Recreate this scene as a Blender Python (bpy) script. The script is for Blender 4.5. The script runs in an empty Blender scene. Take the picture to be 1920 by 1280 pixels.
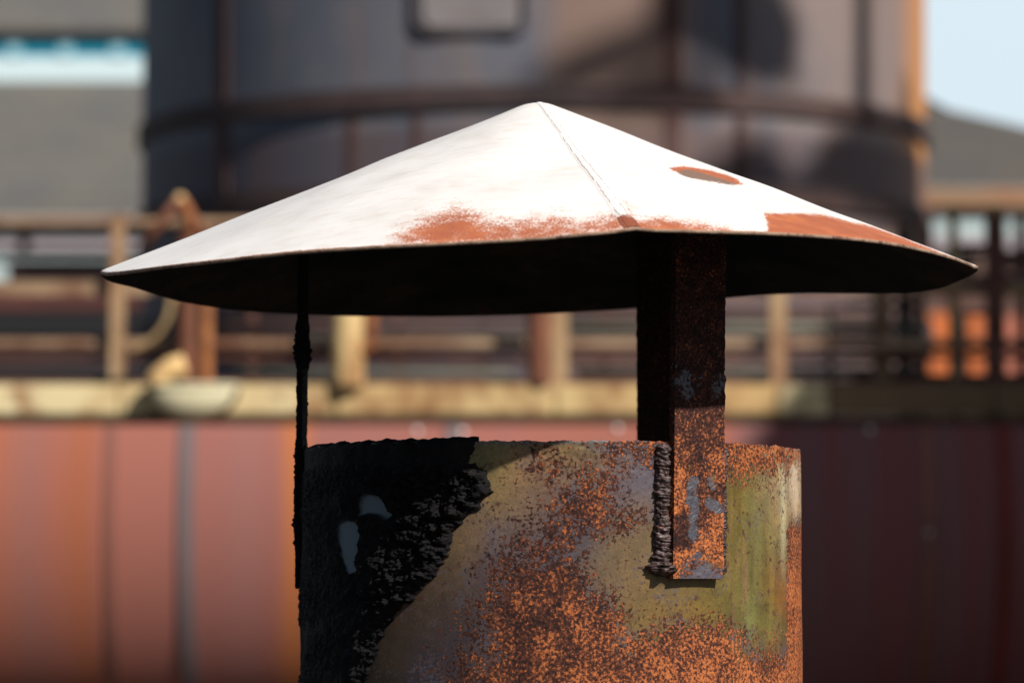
import bpy, bmesh, math, random
import numpy as np
from mathutils import Matrix, Vector

random.seed(7)
R = math.radians
C = bpy.context.scene.collection
scene = bpy.context.scene

# ------------------------------------------------------------------ camera
LENS, DIST, ZCAM, PITCH = 110.0, 2.52, 1.60, 2.54
F = LENS / 36.0 * 1920.0                      # focal length in photo pixels (photo is 1920 wide)
cam_d = bpy.data.cameras.new('camera')
cam = bpy.data.objects.new('camera', cam_d)
C.objects.link(cam)
cam.location = (0, -DIST, ZCAM)
cam.rotation_euler = (R(90 + PITCH), 0, 0)
cam_d.lens = LENS
cam_d.sensor_width = 36.0
cam_d.clip_start = 0.05
cam_d.clip_end = 2000
cam_d.dof.use_dof = True
cam_d.dof.focus_distance = 2.37
cam_d.dof.aperture_fstop = 6.3
cam_d.dof.aperture_blades = 0
scene.camera = cam

# ------------------------------------------------------------------ sky, sun, exposure
SUN_EL, SUN_AZ = 41.5, 42.0                   # azimuth measured from "behind the camera" towards the right
sx, sy, sz = math.sin(R(SUN_AZ)) * math.cos(R(SUN_EL)), -math.cos(R(SUN_AZ)) * math.cos(R(SUN_EL)), math.sin(R(SUN_EL))
S = np.array([sx, sy, sz])
world = bpy.data.worlds.new('World')
scene.world = world
world.use_nodes = True
wn = world.node_tree
sky = wn.nodes.new('ShaderNodeTexSky')
sky.sky_type = 'NISHITA'
sky.sun_disc = False
sky.sun_elevation = R(SUN_EL)
sky.sun_rotation = math.atan2(sx, sy)
sky.air_density = 1.0
sky.dust_density = 1.2
sky.ozone_density = 1.0
bg = wn.nodes['Background']
# a bank of thin bright cloud low over the far side of the yard
wtc = wn.nodes.new('ShaderNodeTexCoord')
wsep = wn.nodes.new('ShaderNodeSeparateXYZ'); wn.links.new(wtc.outputs['Generated'], wsep.inputs[0])
def wmap(v, a, b, c, d):
    n = wn.nodes.new('ShaderNodeMapRange'); n.interpolation_type = 'SMOOTHSTEP'; wn.links.new(v, n.inputs[0])
    for k, x in enumerate((a, b, c, d)): n.inputs[1 + k].default_value = x
    return n.outputs[0]
def wmul(a, b):
    n = wn.nodes.new('ShaderNodeMath'); n.operation = 'MULTIPLY'; wn.links.new(a, n.inputs[0]); wn.links.new(b, n.inputs[1]); return n.outputs[0]
wno = wn.nodes.new('ShaderNodeTexNoise'); wno.inputs['Scale'].default_value = 3.0; wno.inputs['Detail'].default_value = 5
wn.links.new(wtc.outputs['Generated'], wno.inputs['Vector'])
bank = wmul(wmul(wmap(wsep.outputs[1], .35, .8, 0, 1), wmap(wsep.outputs[2], .16, .45, 1, 0)), wmap(wno.outputs['Fac'], .2, .75, .8, 1.0))
wmx = wn.nodes.new('ShaderNodeMix'); wmx.data_type = 'RGBA'
wn.links.new(bank, wmx.inputs[0]); wn.links.new(sky.outputs[0], wmx.inputs[6])
wmx.inputs[7].default_value = (11.2, 13.2, 14.4, 1)
wn.links.new(wmx.outputs[2], bg.inputs[0])
bg.inputs[1].default_value = 0.05
sun_d = bpy.data.lights.new('sun', 'SUN')
sun_d.energy = 5.0
sun_d.angle = R(0.7)
sun_d.color = (1.0, 0.95, 0.88)
sun = bpy.data.objects.new('sun', sun_d)
C.objects.link(sun)
sun.rotation_euler = Vector((sx, sy, sz)).to_track_quat('Z', 'Y').to_euler()
scene.view_settings.view_transform = 'Standard'
scene.view_settings.look = 'None'
scene.view_settings.exposure = 0.45
scene.view_settings.gamma = 1.0
scene.cycles.use_denoising = True
scene.cycles.max_bounces = 6
scene.cycles.sample_clamp_indirect = 4.0

# ------------------------------------------------------------------ projection helpers (photo pixels <-> metres)
cp, sp = math.cos(R(PITCH)), math.sin(R(PITCH))
def project(P):
    P = np.asarray(P, float)
    x, y, z = P[..., 0], P[..., 1] + DIST, P[..., 2] - ZCAM
    f = y * cp + z * sp
    u = -y * sp + z * cp
    return 960 + F * x / f, 640 - F * u / f
def at(px, py, y):
    """world point of pixel px, py on the vertical plane y"""
    a, b = (px - 960) / F, (640 - py) / F
    dx, dy, dz = a, cp - b * sp, sp + b * cp
    t = (y + DIST) / dy
    return (dx * t, y, ZCAM + dz * t)
def Z(py, y): return at(960, py, y)[2]
def X(px, y): return at(px, 900, y)[0]

# ------------------------------------------------------------------ numpy gradient noise
_perm = np.random.RandomState(11).permutation(512)
_perm = np.concatenate([_perm, _perm, _perm])
_grad = np.random.RandomState(5).normal(size=(512, 3))
_grad /= np.linalg.norm(_grad, axis=1)[:, None]
def pnoise(P):
    P = np.asarray(P, float)
    i = np.floor(P).astype(int)
    f = P - i
    w = f * f * f * (f * (f * 6 - 15) + 10)
    i &= 511
    out = 0
    for dx in (0, 1):
        for dy in (0, 1):
            for dz in (0, 1):
                h = _perm[_perm[_perm[(i[:, 0] + dx) & 511] + ((i[:, 1] + dy) & 511)] + ((i[:, 2] + dz) & 511)]
                g = _grad[h]
                d = f - np.array([dx, dy, dz])
                ww = (w[:, 0] if dx else 1 - w[:, 0]) * (w[:, 1] if dy else 1 - w[:, 1]) * (w[:, 2] if dz else 1 - w[:, 2])
                out = out + ww * (g * d).sum(1)
    return out * 1.6
def fbm(P, octv=4, gain=.5, lac=2.03):
    a, s, o = 1.0, 1.0, 0
    for k in range(octv):
        o = o + a * pnoise(P * s + 17.3 * k)
        a *= gain; s *= lac
    return o
def billow(P, octv=4, gain=.55, lac=2.1):
    a, s, o = 1.0, 1.0, 0
    for k in range(octv):
        o = o + a * np.abs(pnoise(P * s + 7.7 * k))
        a *= gain; s *= lac
    return o

def lin(c):
    c = np.asarray(c, float) / 255.0
    return np.where(c <= .04045, c / 12.92, ((c + .055) / 1.055) ** 2.4)
def poly_sdf(px, py, poly):
    """signed distance in pixels, positive inside"""
    poly = np.asarray(poly, float)
    n = len(poly)
    d = np.full(px.shape, 1e9)
    inside = np.zeros(px.shape, bool)
    for k in range(n):
        a, b = poly[k], poly[(k + 1) % n]
        e = b - a
        t = np.clip(((px - a[0]) * e[0] + (py - a[1]) * e[1]) / (e @ e), 0, 1)
        d = np.minimum(d, np.hypot(px - a[0] - t * e[0], py - a[1] - t * e[1]))
        cond = (a[1] > py) != (b[1] > py)
        with np.errstate(divide='ignore', invalid='ignore'):
            xi = a[0] + (py - a[1]) / (b[1] - a[1] + 1e-12) * e[0]
        inside ^= cond & (px < xi)
    return np.where(inside, d, -d)
def rbf(px, py, pts, vals, sig):
    px = np.asarray(px); pts = np.asarray(pts, float); vals = np.asarray(vals, float)
    if vals.ndim == 1: vals = vals[:, None]
    num = np.zeros(px.shape + (vals.shape[1],)); den = np.full(px.shape, 1e-12)
    for (x, y), v in zip(pts, vals):
        d2 = (px - x) ** 2 + (py - y) ** 2
        w = np.exp(-d2 / (2 * sig * sig)) + 1e-4 / (1 + d2 / (sig * sig)) ** 2
        num += w[..., None] * v; den += w
    return num / den[..., None]

# ------------------------------------------------------------------ mesh / object helpers
def link_mesh(name, verts, faces, mat, parent=None, smooth=False, attrs=None, mat_idx=None):
    me = bpy.data.meshes.new(name)
    me.from_pydata([tuple(v) for v in verts], [], [tuple(f) for f in faces])
    mats = mat if isinstance(mat, (list, tuple)) else [mat]
    for m in mats: me.materials.append(m)
    if mat_idx is not None: me.polygons.foreach_set('material_index', np.asarray(mat_idx, dtype=np.int32))
    if smooth: me.polygons.foreach_set('use_smooth', np.ones(len(me.polygons), dtype=bool))
    for k, v in (attrs or {}).items():
        v = np.asarray(v, dtype=np.float32)
        if v.ndim == 1:
            a = me.attributes.new(k, 'FLOAT', 'POINT'); a.data.foreach_set('value', v)
        else:
            a = me.attributes.new(k, 'FLOAT_COLOR', 'POINT')
            a.data.foreach_set('color', np.concatenate([v, np.ones((len(v), 1), np.float32)], 1).ravel())
    me.update()
    o = bpy.data.objects.new(name, me)
    C.objects.link(o)
    if parent is not None: o.parent = parent
    return o
def obj(name, bm, mat, parent=None, smooth=False, bevel=0.0):
    if bevel:
        bmesh.ops.bevel(bm, geom=bm.edges[:], offset=bevel, segments=2, affect='EDGES', clamp_overlap=True)
    bmesh.ops.recalc_face_normals(bm, faces=bm.faces[:])
    me = bpy.data.meshes.new(name)
    bm.to_mesh(me); bm.free()
    me.materials.append(mat)
    if smooth:
        me.polygons.foreach_set('use_smooth', np.ones(len(me.polygons), dtype=bool))
    o = bpy.data.objects.new(name, me)
    C.objects.link(o)
    if parent is not None: o.parent = parent
    return o
def thing(name, label, cat, loc=(0, 0, 0), group=None):
    o = bpy.data.objects.new(name, None)
    C.objects.link(o)
    o.location = loc
    o.empty_display_size = .1
    tag(o, label, cat, group)
    return o
def tag(o, label, cat, group=None):
    o['label'] = label; o['category'] = cat
    if group: o['group'] = group
    return o
def structure(o): o['kind'] = 'structure'; return o
def box(bm, x0, x1, y0, y1, z0, z1):
    m = Matrix.Translation(((x0 + x1) / 2, (y0 + y1) / 2, (z0 + z1) / 2)) @ Matrix.Diagonal((abs(x1 - x0), abs(y1 - y0), abs(z1 - z0), 1))
    bmesh.ops.create_cube(bm, size=1, matrix=m)
def tube(bm, pts, r, seg=14, caps=True):
    """round bar through pts; r may be one radius or one per point"""
    pts = [Vector(p) for p in pts]
    rs = r if isinstance(r, (list, tuple)) else [r] * len(pts)
    rings = []
    t0 = (pts[1] - pts[0]).normalized()
    up = Vector((0, 0, 1)) if abs(t0.z) < .9 else Vector((1, 0, 0))
    n = (up - t0 * up.dot(t0)).normalized()
    for k, p in enumerate(pts):
        t = (pts[min(k + 1, len(pts) - 1)] - pts[max(k - 1, 0)]).normalized()
        n = (n - t * n.dot(t)).normalized()
        b = t.cross(n)
        rings.append([bm.verts.new(p + (n * math.cos(2 * math.pi * j / seg) + b * math.sin(2 * math.pi * j / seg)) * rs[k]) for j in range(seg)])
    for a, b in zip(rings, rings[1:]):
        for j in range(seg):
            bm.faces.new((a[j], a[(j + 1) % seg], b[(j + 1) % seg], b[j]))
    if caps:
        bm.faces.new(rings[0][::-1]); bm.faces.new(rings[-1])
def prism(bm, poly, axis, a, b):
    """polygon (list of 2-tuples) extruded between a and b along axis 'x' or 'y'"""
    def P(u, v, w): return (w, u, v) if axis == 'x' else (u, w, v)
    A = [bm.verts.new(P(u, v, a)) for u, v in poly]
    B = [bm.verts.new(P(u, v, b)) for u, v in poly]
    bm.faces.new(A[::-1]); bm.faces.new(B)
    n = len(poly)
    for k in range(n):
        bm.faces.new((A[k], A[(k + 1) % n], B[(k + 1) % n], B[k]))
def grid_faces(nu, nv, wrap_u=False, off=0):
    f = []
    for j in range(nv - 1):
        for i in range(nu if wrap_u else nu - 1):
            i2 = (i + 1) % nu
            f.append((off + j * nu + i, off + j * nu + i2, off + (j + 1) * nu + i2, off + (j + 1) * nu + i))
    return f

# ------------------------------------------------------------------ materials
def new_mat(name):
    m = bpy.data.materials.new(name)
    m.use_nodes = True
    nt = m.node_tree
    return m, nt, nt.nodes['Principled BSDF']
def N(nt, t, **kw):
    n = nt.nodes.new(t)
    for k, v in kw.items():
        if k in n.inputs: n.inputs[k].default_value = v
        else: setattr(n, k, v)
    return n
def math_node(nt, op, a, b=None, clamp=False):
    n = nt.nodes.new('ShaderNodeMath'); n.operation = op; n.use_clamp = clamp
    for k, v in enumerate((a, b)):
        if v is None: continue
        if isinstance(v, (int, float)): n.inputs[k].default_value = v
        else: nt.links.new(v, n.inputs[k])
    return n.outputs[0]
def mix_col(nt, fac, a, b, blend='MIX'):
    n = nt.nodes.new('ShaderNodeMix'); n.data_type = 'RGBA'; n.blend_type = blend
    for idx, v in ((0, fac), (6, a), (7, b)):
        if isinstance(v, (int, float)): n.inputs[idx].default_value = v
        elif isinstance(v, (tuple, list)): n.inputs[idx].default_value = (*v[:3], 1)
        else: nt.links.new(v, n.inputs[idx])
    return n.outputs[2]
def noise(nt, scale, detail=4, rough=.55, vec=None, stretch=None, offset=0.0):
    tc = nt.nodes.new('ShaderNodeTexCoord')
    v = tc.outputs['Object']
    if stretch or offset:
        mp = nt.nodes.new('ShaderNodeMapping')
        mp.inputs['Scale'].default_value = stretch or (1, 1, 1)
        mp.inputs['Location'].default_value = (offset, offset * .7, offset * 1.3)
        nt.links.new(v, mp.inputs[0]); v = mp.outputs[0]
    n = nt.nodes.new('ShaderNodeTexNoise')
    n.inputs['Scale'].default_value = scale
    n.inputs['Detail'].default_value = detail
    n.inputs['Roughness'].default_value = rough
    nt.links.new(v, n.inputs['Vector'])
    return n.outputs['Fac']
def ramp(nt, fac, stops, interp='LINEAR'):
    n = nt.nodes.new('ShaderNodeValToRGB')
    cr = n.color_ramp; cr.interpolation = interp
    while len(cr.elements) < len(stops): cr.elements.new(.5)
    for e, (p, c) in zip(cr.elements, stops):
        e.position = p; e.color = (*c[:3], 1) if not isinstance(c, (int, float)) else (c, c, c, 1)
    nt.links.new(fac, n.inputs[0])
    return n.outputs[0]
def maprange(nt, v, a, b, c=0.0, d=1.0, smooth=True):
    n = nt.nodes.new('ShaderNodeMapRange')
    n.interpolation_type = 'SMOOTHSTEP' if smooth else 'LINEAR'
    nt.links.new(v, n.inputs[0])
    for k, x in enumerate((a, b, c, d)): n.inputs[1 + k].default_value = x
    return n.outputs[0]
def bump(nt, bsdf, h, dist, strength=1.0):
    b = nt.nodes.new('ShaderNodeBump')
    b.inputs['Distance'].default_value = dist
    b.inputs['Strength'].default_value = strength
    nt.links.new(h, b.inputs['Height'])
    nt.links.new(b.outputs[0], bsdf.inputs['Normal'])

def weathered(name, base, rust=(.12, .045, .02), amount=.45, scale=6.0, stretch=(1, 1, 1), rough=.7, width=.12, spec=.25, second=None):
    """one painted or bare colour with blotches of another and a fine grain"""
    m, nt, b = new_mat(name)
    n1 = noise(nt, scale, 6, .6, stretch=stretch)
    n2 = noise(nt, scale * 4.3, 4, .6, stretch=stretch, offset=3.1)
    n3 = noise(nt, scale * .37, 3, .5, stretch=stretch, offset=9.7)
    v = math_node(nt, 'ADD', math_node(nt, 'MULTIPLY', n1, .65), math_node(nt, 'MULTIPLY', n2, .35))
    mask = maprange(nt, v, 1 - amount - width, 1 - amount + width)
    col = mix_col(nt, maprange(nt, n3, .35, .65), base, second or tuple(c * .72 for c in base))
    col = mix_col(nt, mask, col, rust)
    nt.links.new(col, b.inputs['Base Color'])
    b.inputs['Roughness'].default_value = rough
    b.inputs['Specular IOR Level'].default_value = spec
    bump(nt, b, v, .01, .3)
    return m

def corroded(name, flake=1.0):
    """thin old paint eaten by flaking rust: paint colour, rust cover and share of fresh orange flakes are stored on the mesh"""
    m, nt, b = new_mat(name)
    def attr(k):
        a = nt.nodes.new('ShaderNodeAttribute'); a.attribute_name = k; return a
    pc, ru, og = attr('paint').outputs['Color'], attr('rust').outputs['Fac'], attr('orange').outputs['Fac']
    fine = noise(nt, 360 * flake, 6, .66)
    mid = noise(nt, 85 * flake, 4, .6, offset=1.7)
    n = math_node(nt, 'ADD', math_node(nt, 'MULTIPLY', fine, .8), math_node(nt, 'MULTIPLY', mid, .2))
    val = math_node(nt, 'ADD', n, math_node(nt, 'MULTIPLY', math_node(nt, 'SUBTRACT', ru, .5), .37))
    mask = maprange(nt, val, .485, .53)
    halo = maprange(nt, val, .37, .5)
    # paint with a soft mottle, slight stain around rust
    pm = noise(nt, 42, 5, .6, offset=5.5)
    pf = noise(nt, 620, 4, .7, offset=2.2)
    pcol = mix_col(nt, 1.0, pc, ramp(nt, pm, [(.25, (.72, .74, .78)), (.5, (1, 1, 1)), (.75, (1.22, 1.15, 1.0))]), 'MULTIPLY')
    pcol = mix_col(nt, 1.0, pcol, ramp(nt, pf, [(.3, .72), (.7, 1.22)]), 'MULTIPLY')
    bl = noise(nt, 34, 5, .65, offset=13.0)
    pcol = mix_col(nt, math_node(nt, 'MULTIPLY', halo, maprange(nt, bl, .42, .6, .15, .8)), pcol, mix_col(nt, maprange(nt, bl, .5, .62), (.075, .036, .025), (.070, .064, .080)))
    sk = noise(nt, 170, 4, .62, offset=31.0)
    skm = math_node(nt, 'MULTIPLY', maprange(nt, sk, .595, .63), maprange(nt, bl, .36, .56, .2, 1.0))
    pcol = mix_col(nt, math_node(nt, 'MULTIPLY', skm, .9), pcol, (.055, .022, .014))
    # rust from near black scale to orange bloom
    rn = noise(nt, 430 * flake, 5, .68, offset=11.0)
    rn2 = noise(nt, 60, 3, .5, offset=4.0)
    rv = math_node(nt, 'ADD', math_node(nt, 'ADD', math_node(nt, 'MULTIPLY', rn, .88), math_node(nt, 'MULTIPLY', rn2, .12)),
                   math_node(nt, 'MULTIPLY', math_node(nt, 'SUBTRACT', og, .5), .34))
    rcol = ramp(nt, rv, [(.34, (.014, .007, .007)), (.45, (.042, .016, .012)), (.525, (.095, .032, .017)), (.552, (.26, .075, .026)), (.62, (.36, .115, .038)), (.76, (.46, .17, .06))])
    col = mix_col(nt, mask, pcol, rcol)
    nt.links.new(col, b.inputs['Base Color'])
    nt.links.new(ramp(nt, mask, [(0, .5), (1, .82)]), b.inputs['Roughness'])
    nt.links.new(ramp(nt, mask, [(0, .28), (1, .12)]), b.inputs['Specular IOR Level'])
    h = math_node(nt, 'ADD', math_node(nt, 'MULTIPLY', mask, math_node(nt, 'ADD', math_node(nt, 'MULTIPLY', rn, .9), .25)), math_node(nt, 'MULTIPLY', pf, .08))
    bump(nt, b, h, .0011, .75)
    return m

# ================================================================== SETTING
m_ground, nt, b = new_mat('yard_concrete')
g1 = noise(nt, .7, 8, .65)
col = ramp(nt, g1, [(.3, (.028, .025, .024)), (.5, (.042, .038, .035)), (.7, (.065, .055, .047))])
nt.links.new(col, b.inputs['Base Color']); b.inputs['Roughness'].default_value = .95
bump(nt, b, noise(nt, 40, 4, .6), .01, .5)
bm = bmesh.new()
bmesh.ops.create_grid(bm, x_segments=20, y_segments=20, size=400)
structure(obj('ground', bm, m_ground))

# ================================================================== VENT CHIMNEY (the subject)
TILT = 1.75                                   # the pipe leans back a little
PR = 0.199
AX = X(1036, 0.0)
RIMZ = Z(846, 0.0)
H = 1.62                                      # pipe length below the rim
Mt = Matrix.Rotation(R(-TILT), 4, 'X')
rim_w = Vector((AX, 0, RIMZ))
base_w = rim_w - (Mt @ Vector((0, 0, H)))
chim = thing('vent_chimney', 'rusty steel vent pipe with a white conical rain cap and a black tar crust', 'chimney', base_w)
chim.rotation_euler = (R(-TILT), 0, 0)
MW = np.array(Matrix.Translation(base_w) @ Mt)
def l2w(P): return np.asarray(P) @ MW[:3, :3].T + MW[:3, 3]
def cyl(phi, r, z):
    """phi = 0 faces the camera, positive to the right; local coordinates of the chimney"""
    return np.stack([r * np.sin(phi), -r * np.cos(phi), z + 0 * phi], -1)
KSUN = 2 ** scene.view_settings.exposure * sun_d.energy / math.pi
AMB = .16
def albedo(photo, n_dot_s):
    """base colour of a surface that shows as this photo colour under the sun at this slant"""
    return np.clip(lin(photo) / (KSUN * np.maximum(n_dot_s, 0.12)[..., None] + AMB), .004, .8)

m_cor = corroded('corroded_steel')
m_barcor = corroded('corroded_flat_bar', 1.15)
m_inside = weathered('soot', (.012, .011, .011), (.02, .012, .008), .4, 30, rough=.9)

# ---- paint and rust cover of the pipe's front; left paint tones also carry its shade
PAINT = [
 (900,850,(150,135,85)),(930,930,(158,132,82)),(1000,900,(172,132,92)),(1080,870,(172,132,102)),(1100,845,(140,122,45)),(1150,870,(150,112,92)),
 (1180,890,(122,120,138)),(1210,920,(130,120,135)),(1200,960,(140,112,92)),(1225,985,(152,122,70)),(1228,1030,(150,120,72)),(870,1010,(138,110,70)),
 (830,1090,(106,85,62)),(780,1150,(92,71,52)),(740,1220,(80,62,42)),(700,1270,(72,56,38)),(900,1000,(122,100,90)),(950,1050,(115,95,95)),(850,1150,(80,67,64)),
 (800,1250,(64,60,74)),(900,1250,(80,68,70)),(1000,1000,(118,96,92)),(1060,1020,(98,94,110)),(1130,1050,(152,122,72)),(1170,1100,(152,122,70)),
 (1200,1150,(157,127,65)),(1250,1140,(162,128,66)),(1300,1150,(166,132,62)),(1350,1120,(152,132,60)),(1380,900,(150,128,54)),(1380,1000,(150,128,58)),
 (1410,1000,(152,138,62)),(1408,1100,(150,148,78)),(1375,1090,(152,130,64)),(1420,1190,(146,144,76)),(1405,900,(150,136,48)),(1385,1200,(150,125,68)),(1440,950,(152,124,64)),(1450,1080,(156,127,66)),
 (1466,915,(205,190,140)),(1468,960,(196,186,135)),(1468,1010,(182,164,104)),(1490,890,(238,205,165)),(1484,880,(230,195,160)),(1492,950,(238,185,142)),(1495,1100,(205,115,62)),
 (1000,950,(112,98,102)),(1060,970,(98,92,108)),(1110,930,(112,96,100)),(960,1010,(100,92,104)),(930,1090,(80,72,80)),(1090,1030,(104,94,106)),(880,1200,(74,68,76)),(820,1200,(74,62,62)),(1130,1110,(120,104,98)),(1160,860,(118,110,120)),
 (960,1200,(110,90,95)),(1100,1250,(140,90,70)),(1300,1250,(150,95,70)),(1440,1255,(160,100,70)),(980,955,(165,130,90))]
RUST = [
 (900,850,.12),(940,900,.10),(1000,890,.42),(960,925,.28),(930,940,.2),(1080,860,.5),(1100,842,.15),(1150,850,.62),(1130,900,.60),(1120,950,.74),(1180,965,.58),
 (1180,888,.28),(1212,922,.12),(1226,1000,.12),(1228,1040,.15),(870,1010,.10),(830,1090,.12),(900,1070,.40),(950,1000,.34),(1000,960,.48),(960,1100,.74),
 (1050,1020,.62),(1050,1100,.95),(1100,1060,.50),(1130,1045,.16),(1170,1095,.14),(1145,1150,.82),(1200,1150,.20),(1210,1192,.62),(1250,1140,.24),(1320,1150,.2),
 (1360,1100,.2),(1290,1205,.88),(1350,1205,.85),(1250,1250,1),(1100,1250,1),(1000,1200,1),(900,1250,.62),(880,1180,.42),(800,1180,.14),(800,1255,.34),
 (740,1220,.06),(720,1275,.12),(1400,1000,.10),(1390,885,.35),(1370,855,.9),(1400,855,.85),(1440,855,.85),(1480,855,.8),(1450,900,.25),(1412,1100,.05),(1420,1195,.14),(1395,1230,.75),
 (1450,1245,.85),(1452,1150,.16),(1455,1050,.14),(1462,1100,.16),(1445,1190,.16),(1455,1222,.5),(1492,890,.22),(1470,930,.10),(1470,1000,.10),(1232,850,.7),(930,835,.2),(1020,838,.45),(1000,1030,.5),(1060,930,.55),(1050,890,.45),
 (1190,1010,.5),(1195,1050,.22),(1380,950,.08),(1435,1000,.2),(980,930,.22)]
ORNG = [
 (1050,1100,.44),(1000,1200,.46),(1100,1250,.58),(1250,1235,.60),(1350,1225,.60),(1450,1245,.68),(1492,1100,.66),(1130,920,.42),(960,1100,.36),(1370,855,.68),(1440,855,.62),
 (1150,850,.62),(940,900,.30),(850,1150,.3),(900,1250,.38),(1000,1120,.36),(1200,950,.42),(1050,900,.5),(1300,1150,.4),(1150,1150,.5),(1050,1180,.48),(1490,960,.72)]
def fields(W, normals, sig=34, paint=PAINT, rust=RUST, orng=ORNG):
    px, py = project(W)
    nds = normals @ S
    pc = rbf(px, py, [p[:2] for p in paint], [lin(p[2]) for p in paint], sig)
    nd = rbf(px, py, [p[:2] for p in paint], [[0.0]] * len(paint), sig)
    base = np.clip(.62 * pc / (KSUN * np.clip(nds, .46, 1) + AMB)[:, None], .004, .8)  # low slants are floored, so the side turned from the sun stays darker
    ru = rbf(px, py, [p[:2] for p in rust], [p[2] for p in rust], sig * .85)[:, 0]
    og = rbf(px, py, [p[:2] for p in orng], [p[2] for p in orng], sig * 1.6)[:, 0]
    return px, py, base, ru, og

# ---- pipe wall: outside, rough rim, inside
fi = np.concatenate([np.linspace(-100, 100, 460), np.linspace(100, 260, 60)[1:-1]]) * math.pi / 180
nphi = len(fi)
zrows = np.concatenate([np.linspace(0, H - .24, 14)[:-1], np.linspace(H - .24, H, 230)])
PH, ZZ = np.meshgrid(fi, zrows)
PH, ZZ = PH.ravel(), ZZ.ravel()
rimwave = lambda ph: .0012 * fbm(np.stack([np.sin(ph) * 9, np.cos(ph) * 9, 0 * ph], -1), 4) + .0009 * fbm(np.stack([np.sin(ph) * 60, np.cos(ph) * 60, 0 * ph + 3], -1), 3)
topf = np.clip((ZZ - (H - .012)) / .012, 0, 1)
cylN = np.stack([np.sin(PH), -np.cos(PH), 0 * PH], -1)
Pl = cyl(PH, PR, ZZ)
Pl[:, 2] += topf * rimwave(PH)
dent = .0006 * fbm(np.stack([PH * 2.5, ZZ * 9, 0 * PH], -1), 3)
rimpit = -.0011 * np.clip(fbm(np.stack([np.sin(PH) * 40, np.cos(PH) * 40, ZZ * 200], -1), 3), 0, 1) * np.clip((ZZ - (H - .03)) / .03, 0, 1)
Pl += cylN * (dent + rimpit)[:, None]
Wn = cylN @ MW[:3, :3].T
px, py, base, ru, og = fields(l2w(Pl), Wn)
cl = fbm(np.stack([px * .016, py * .016, 0 * px + 2], -1), 4, .6); cl2 = fbm(np.stack([px * .045, py * .045, 0 * px + 8], -1), 3, .6)
inr = np.clip(ru * 3, .25, 1)
edge_strip = np.clip((px - 1470 + 3 * cl2) / 10, 0, 1) * np.clip((py - 945) / 60, 0, 1)
ru = np.maximum(ru, .9 * edge_strip); og = og * (1 - edge_strip) + .66 * edge_strip
ru = ru + inr * (.09 * cl + .09 * cl2)
og = og + .16 * fbm(np.stack([px * .02, py * .014, 0 * px + 5], -1), 3) - .05 + .05 * np.clip((py - 1040) / 150, 0, 1)
base = base * (1 + .16 * cl2[:, None] * np.array([1, .9, .7]) + .10 * cl[:, None] * np.array([1, .7, .2]))
# long vertical stains in the green paint
st = fbm(np.stack([px * .05, py * .004, 0 * px], -1), 3)
streak = np.clip((px - 1350) / 30, 0, 1)
ru = ru + streak * st * .12
algae = np.clip(.75 + .7 * st, 0, 1) * np.exp(-((px - 1410 - 5 * np.sin(py * .02) + 4 * st) / 11) ** 2) * np.clip((py - 880) / 60, 0, 1) * np.clip((1225 - py) / 40, 0, 1)
base = base * (1 - .62 * algae[:, None]) + .62 * algae[:, None] * np.array([.12, .135, .045])
st2 = fbm(np.stack([px * .11, py * .006, 0 * px + 9], -1), 3)
base *= 1 + (streak * (.30 * st + .22 * st2))[:, None] * np.array([.8, 1.0, .8])
brn = np.clip(streak * (st2 * 1.1 - .12), 0, .6)[:, None]
base = base * (1 - brn) + brn * np.array([.17, .085, .05])
wh = np.exp(-((px - 1469) / 6) ** 2) * np.clip((py - 860) / 30, 0, 1) * np.clip((1110 - py) / 160, 0, 1)
base = base * (1 - .7 * wh[:, None]) + .7 * wh[:, None] * np.array([.42, .38, .24])
we = np.exp(-((px - 1490) / 8) ** 2) * np.clip((py - 858) / 20, 0, 1) * np.clip((985 - py + 40 * fbm(np.stack([px * .3, 0 * px, 0 * px], -1), 2)) / 70, 0, 1)
base = base * (1 - .8 * we[:, None]) + .8 * we[:, None] * np.array([.52, .40, .29])
ru = ru - .25 * we
rim_gray = np.clip((py - 0) * 0 + (ZZ - (H - .004)) / .004, 0, 1)
base = base * (1 - .7 * rim_gray[:, None]) + .7 * rim_gray[:, None] * np.array([.11, .11, .13])
ru = np.where(py > 1300, .9, ru)
back = cylN[:, 1] > .1
ru = np.where(back, .85, ru); og = np.where(back, .45, og)
base = np.where(back[:, None], np.array([.1, .08, .06]), base)
V = [Pl]; F_ = grid_faces(nphi, len(zrows), True); MI = [0] * len(F_)
nouter = len(Pl)
# rim ring and inner wall
inn_z = [H - .0003, H - .02, H - .35]
ring0 = (len(zrows) - 1) * nphi
offs = [ring0]
cnt = nouter
extra_base, extra_ru, extra_og = [base], [ru], [og]
for k, zz in enumerate(inn_z):
    Q = cyl(fi, PR - .007, zz + 0 * fi)
    if k == 0: Q[:, 2] += rimwave(fi + .3)
    V.append(Q); offs.append(cnt); cnt += nphi
    extra_base.append(np.tile([.1, .09, .09], (nphi, 1))); extra_ru.append(np.full(nphi, .55)); extra_og.append(np.full(nphi, .4))
for a, b_ in zip(offs, offs[1:]):
    for i in range(nphi):
        j = (i + 1) % nphi
        F_.append((a + i, a + j, b_ + j, b_ + i)); MI.append(0 if a == ring0 else 1)
link_mesh('pipe', np.concatenate(V), F_, [m_cor, m_inside], chim, True,
          {'paint': np.concatenate(extra_base), 'rust': np.clip(np.concatenate(extra_ru), 0, 1), 'orange': np.clip(np.concatenate(extra_og), 0, 1)}, MI)

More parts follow.
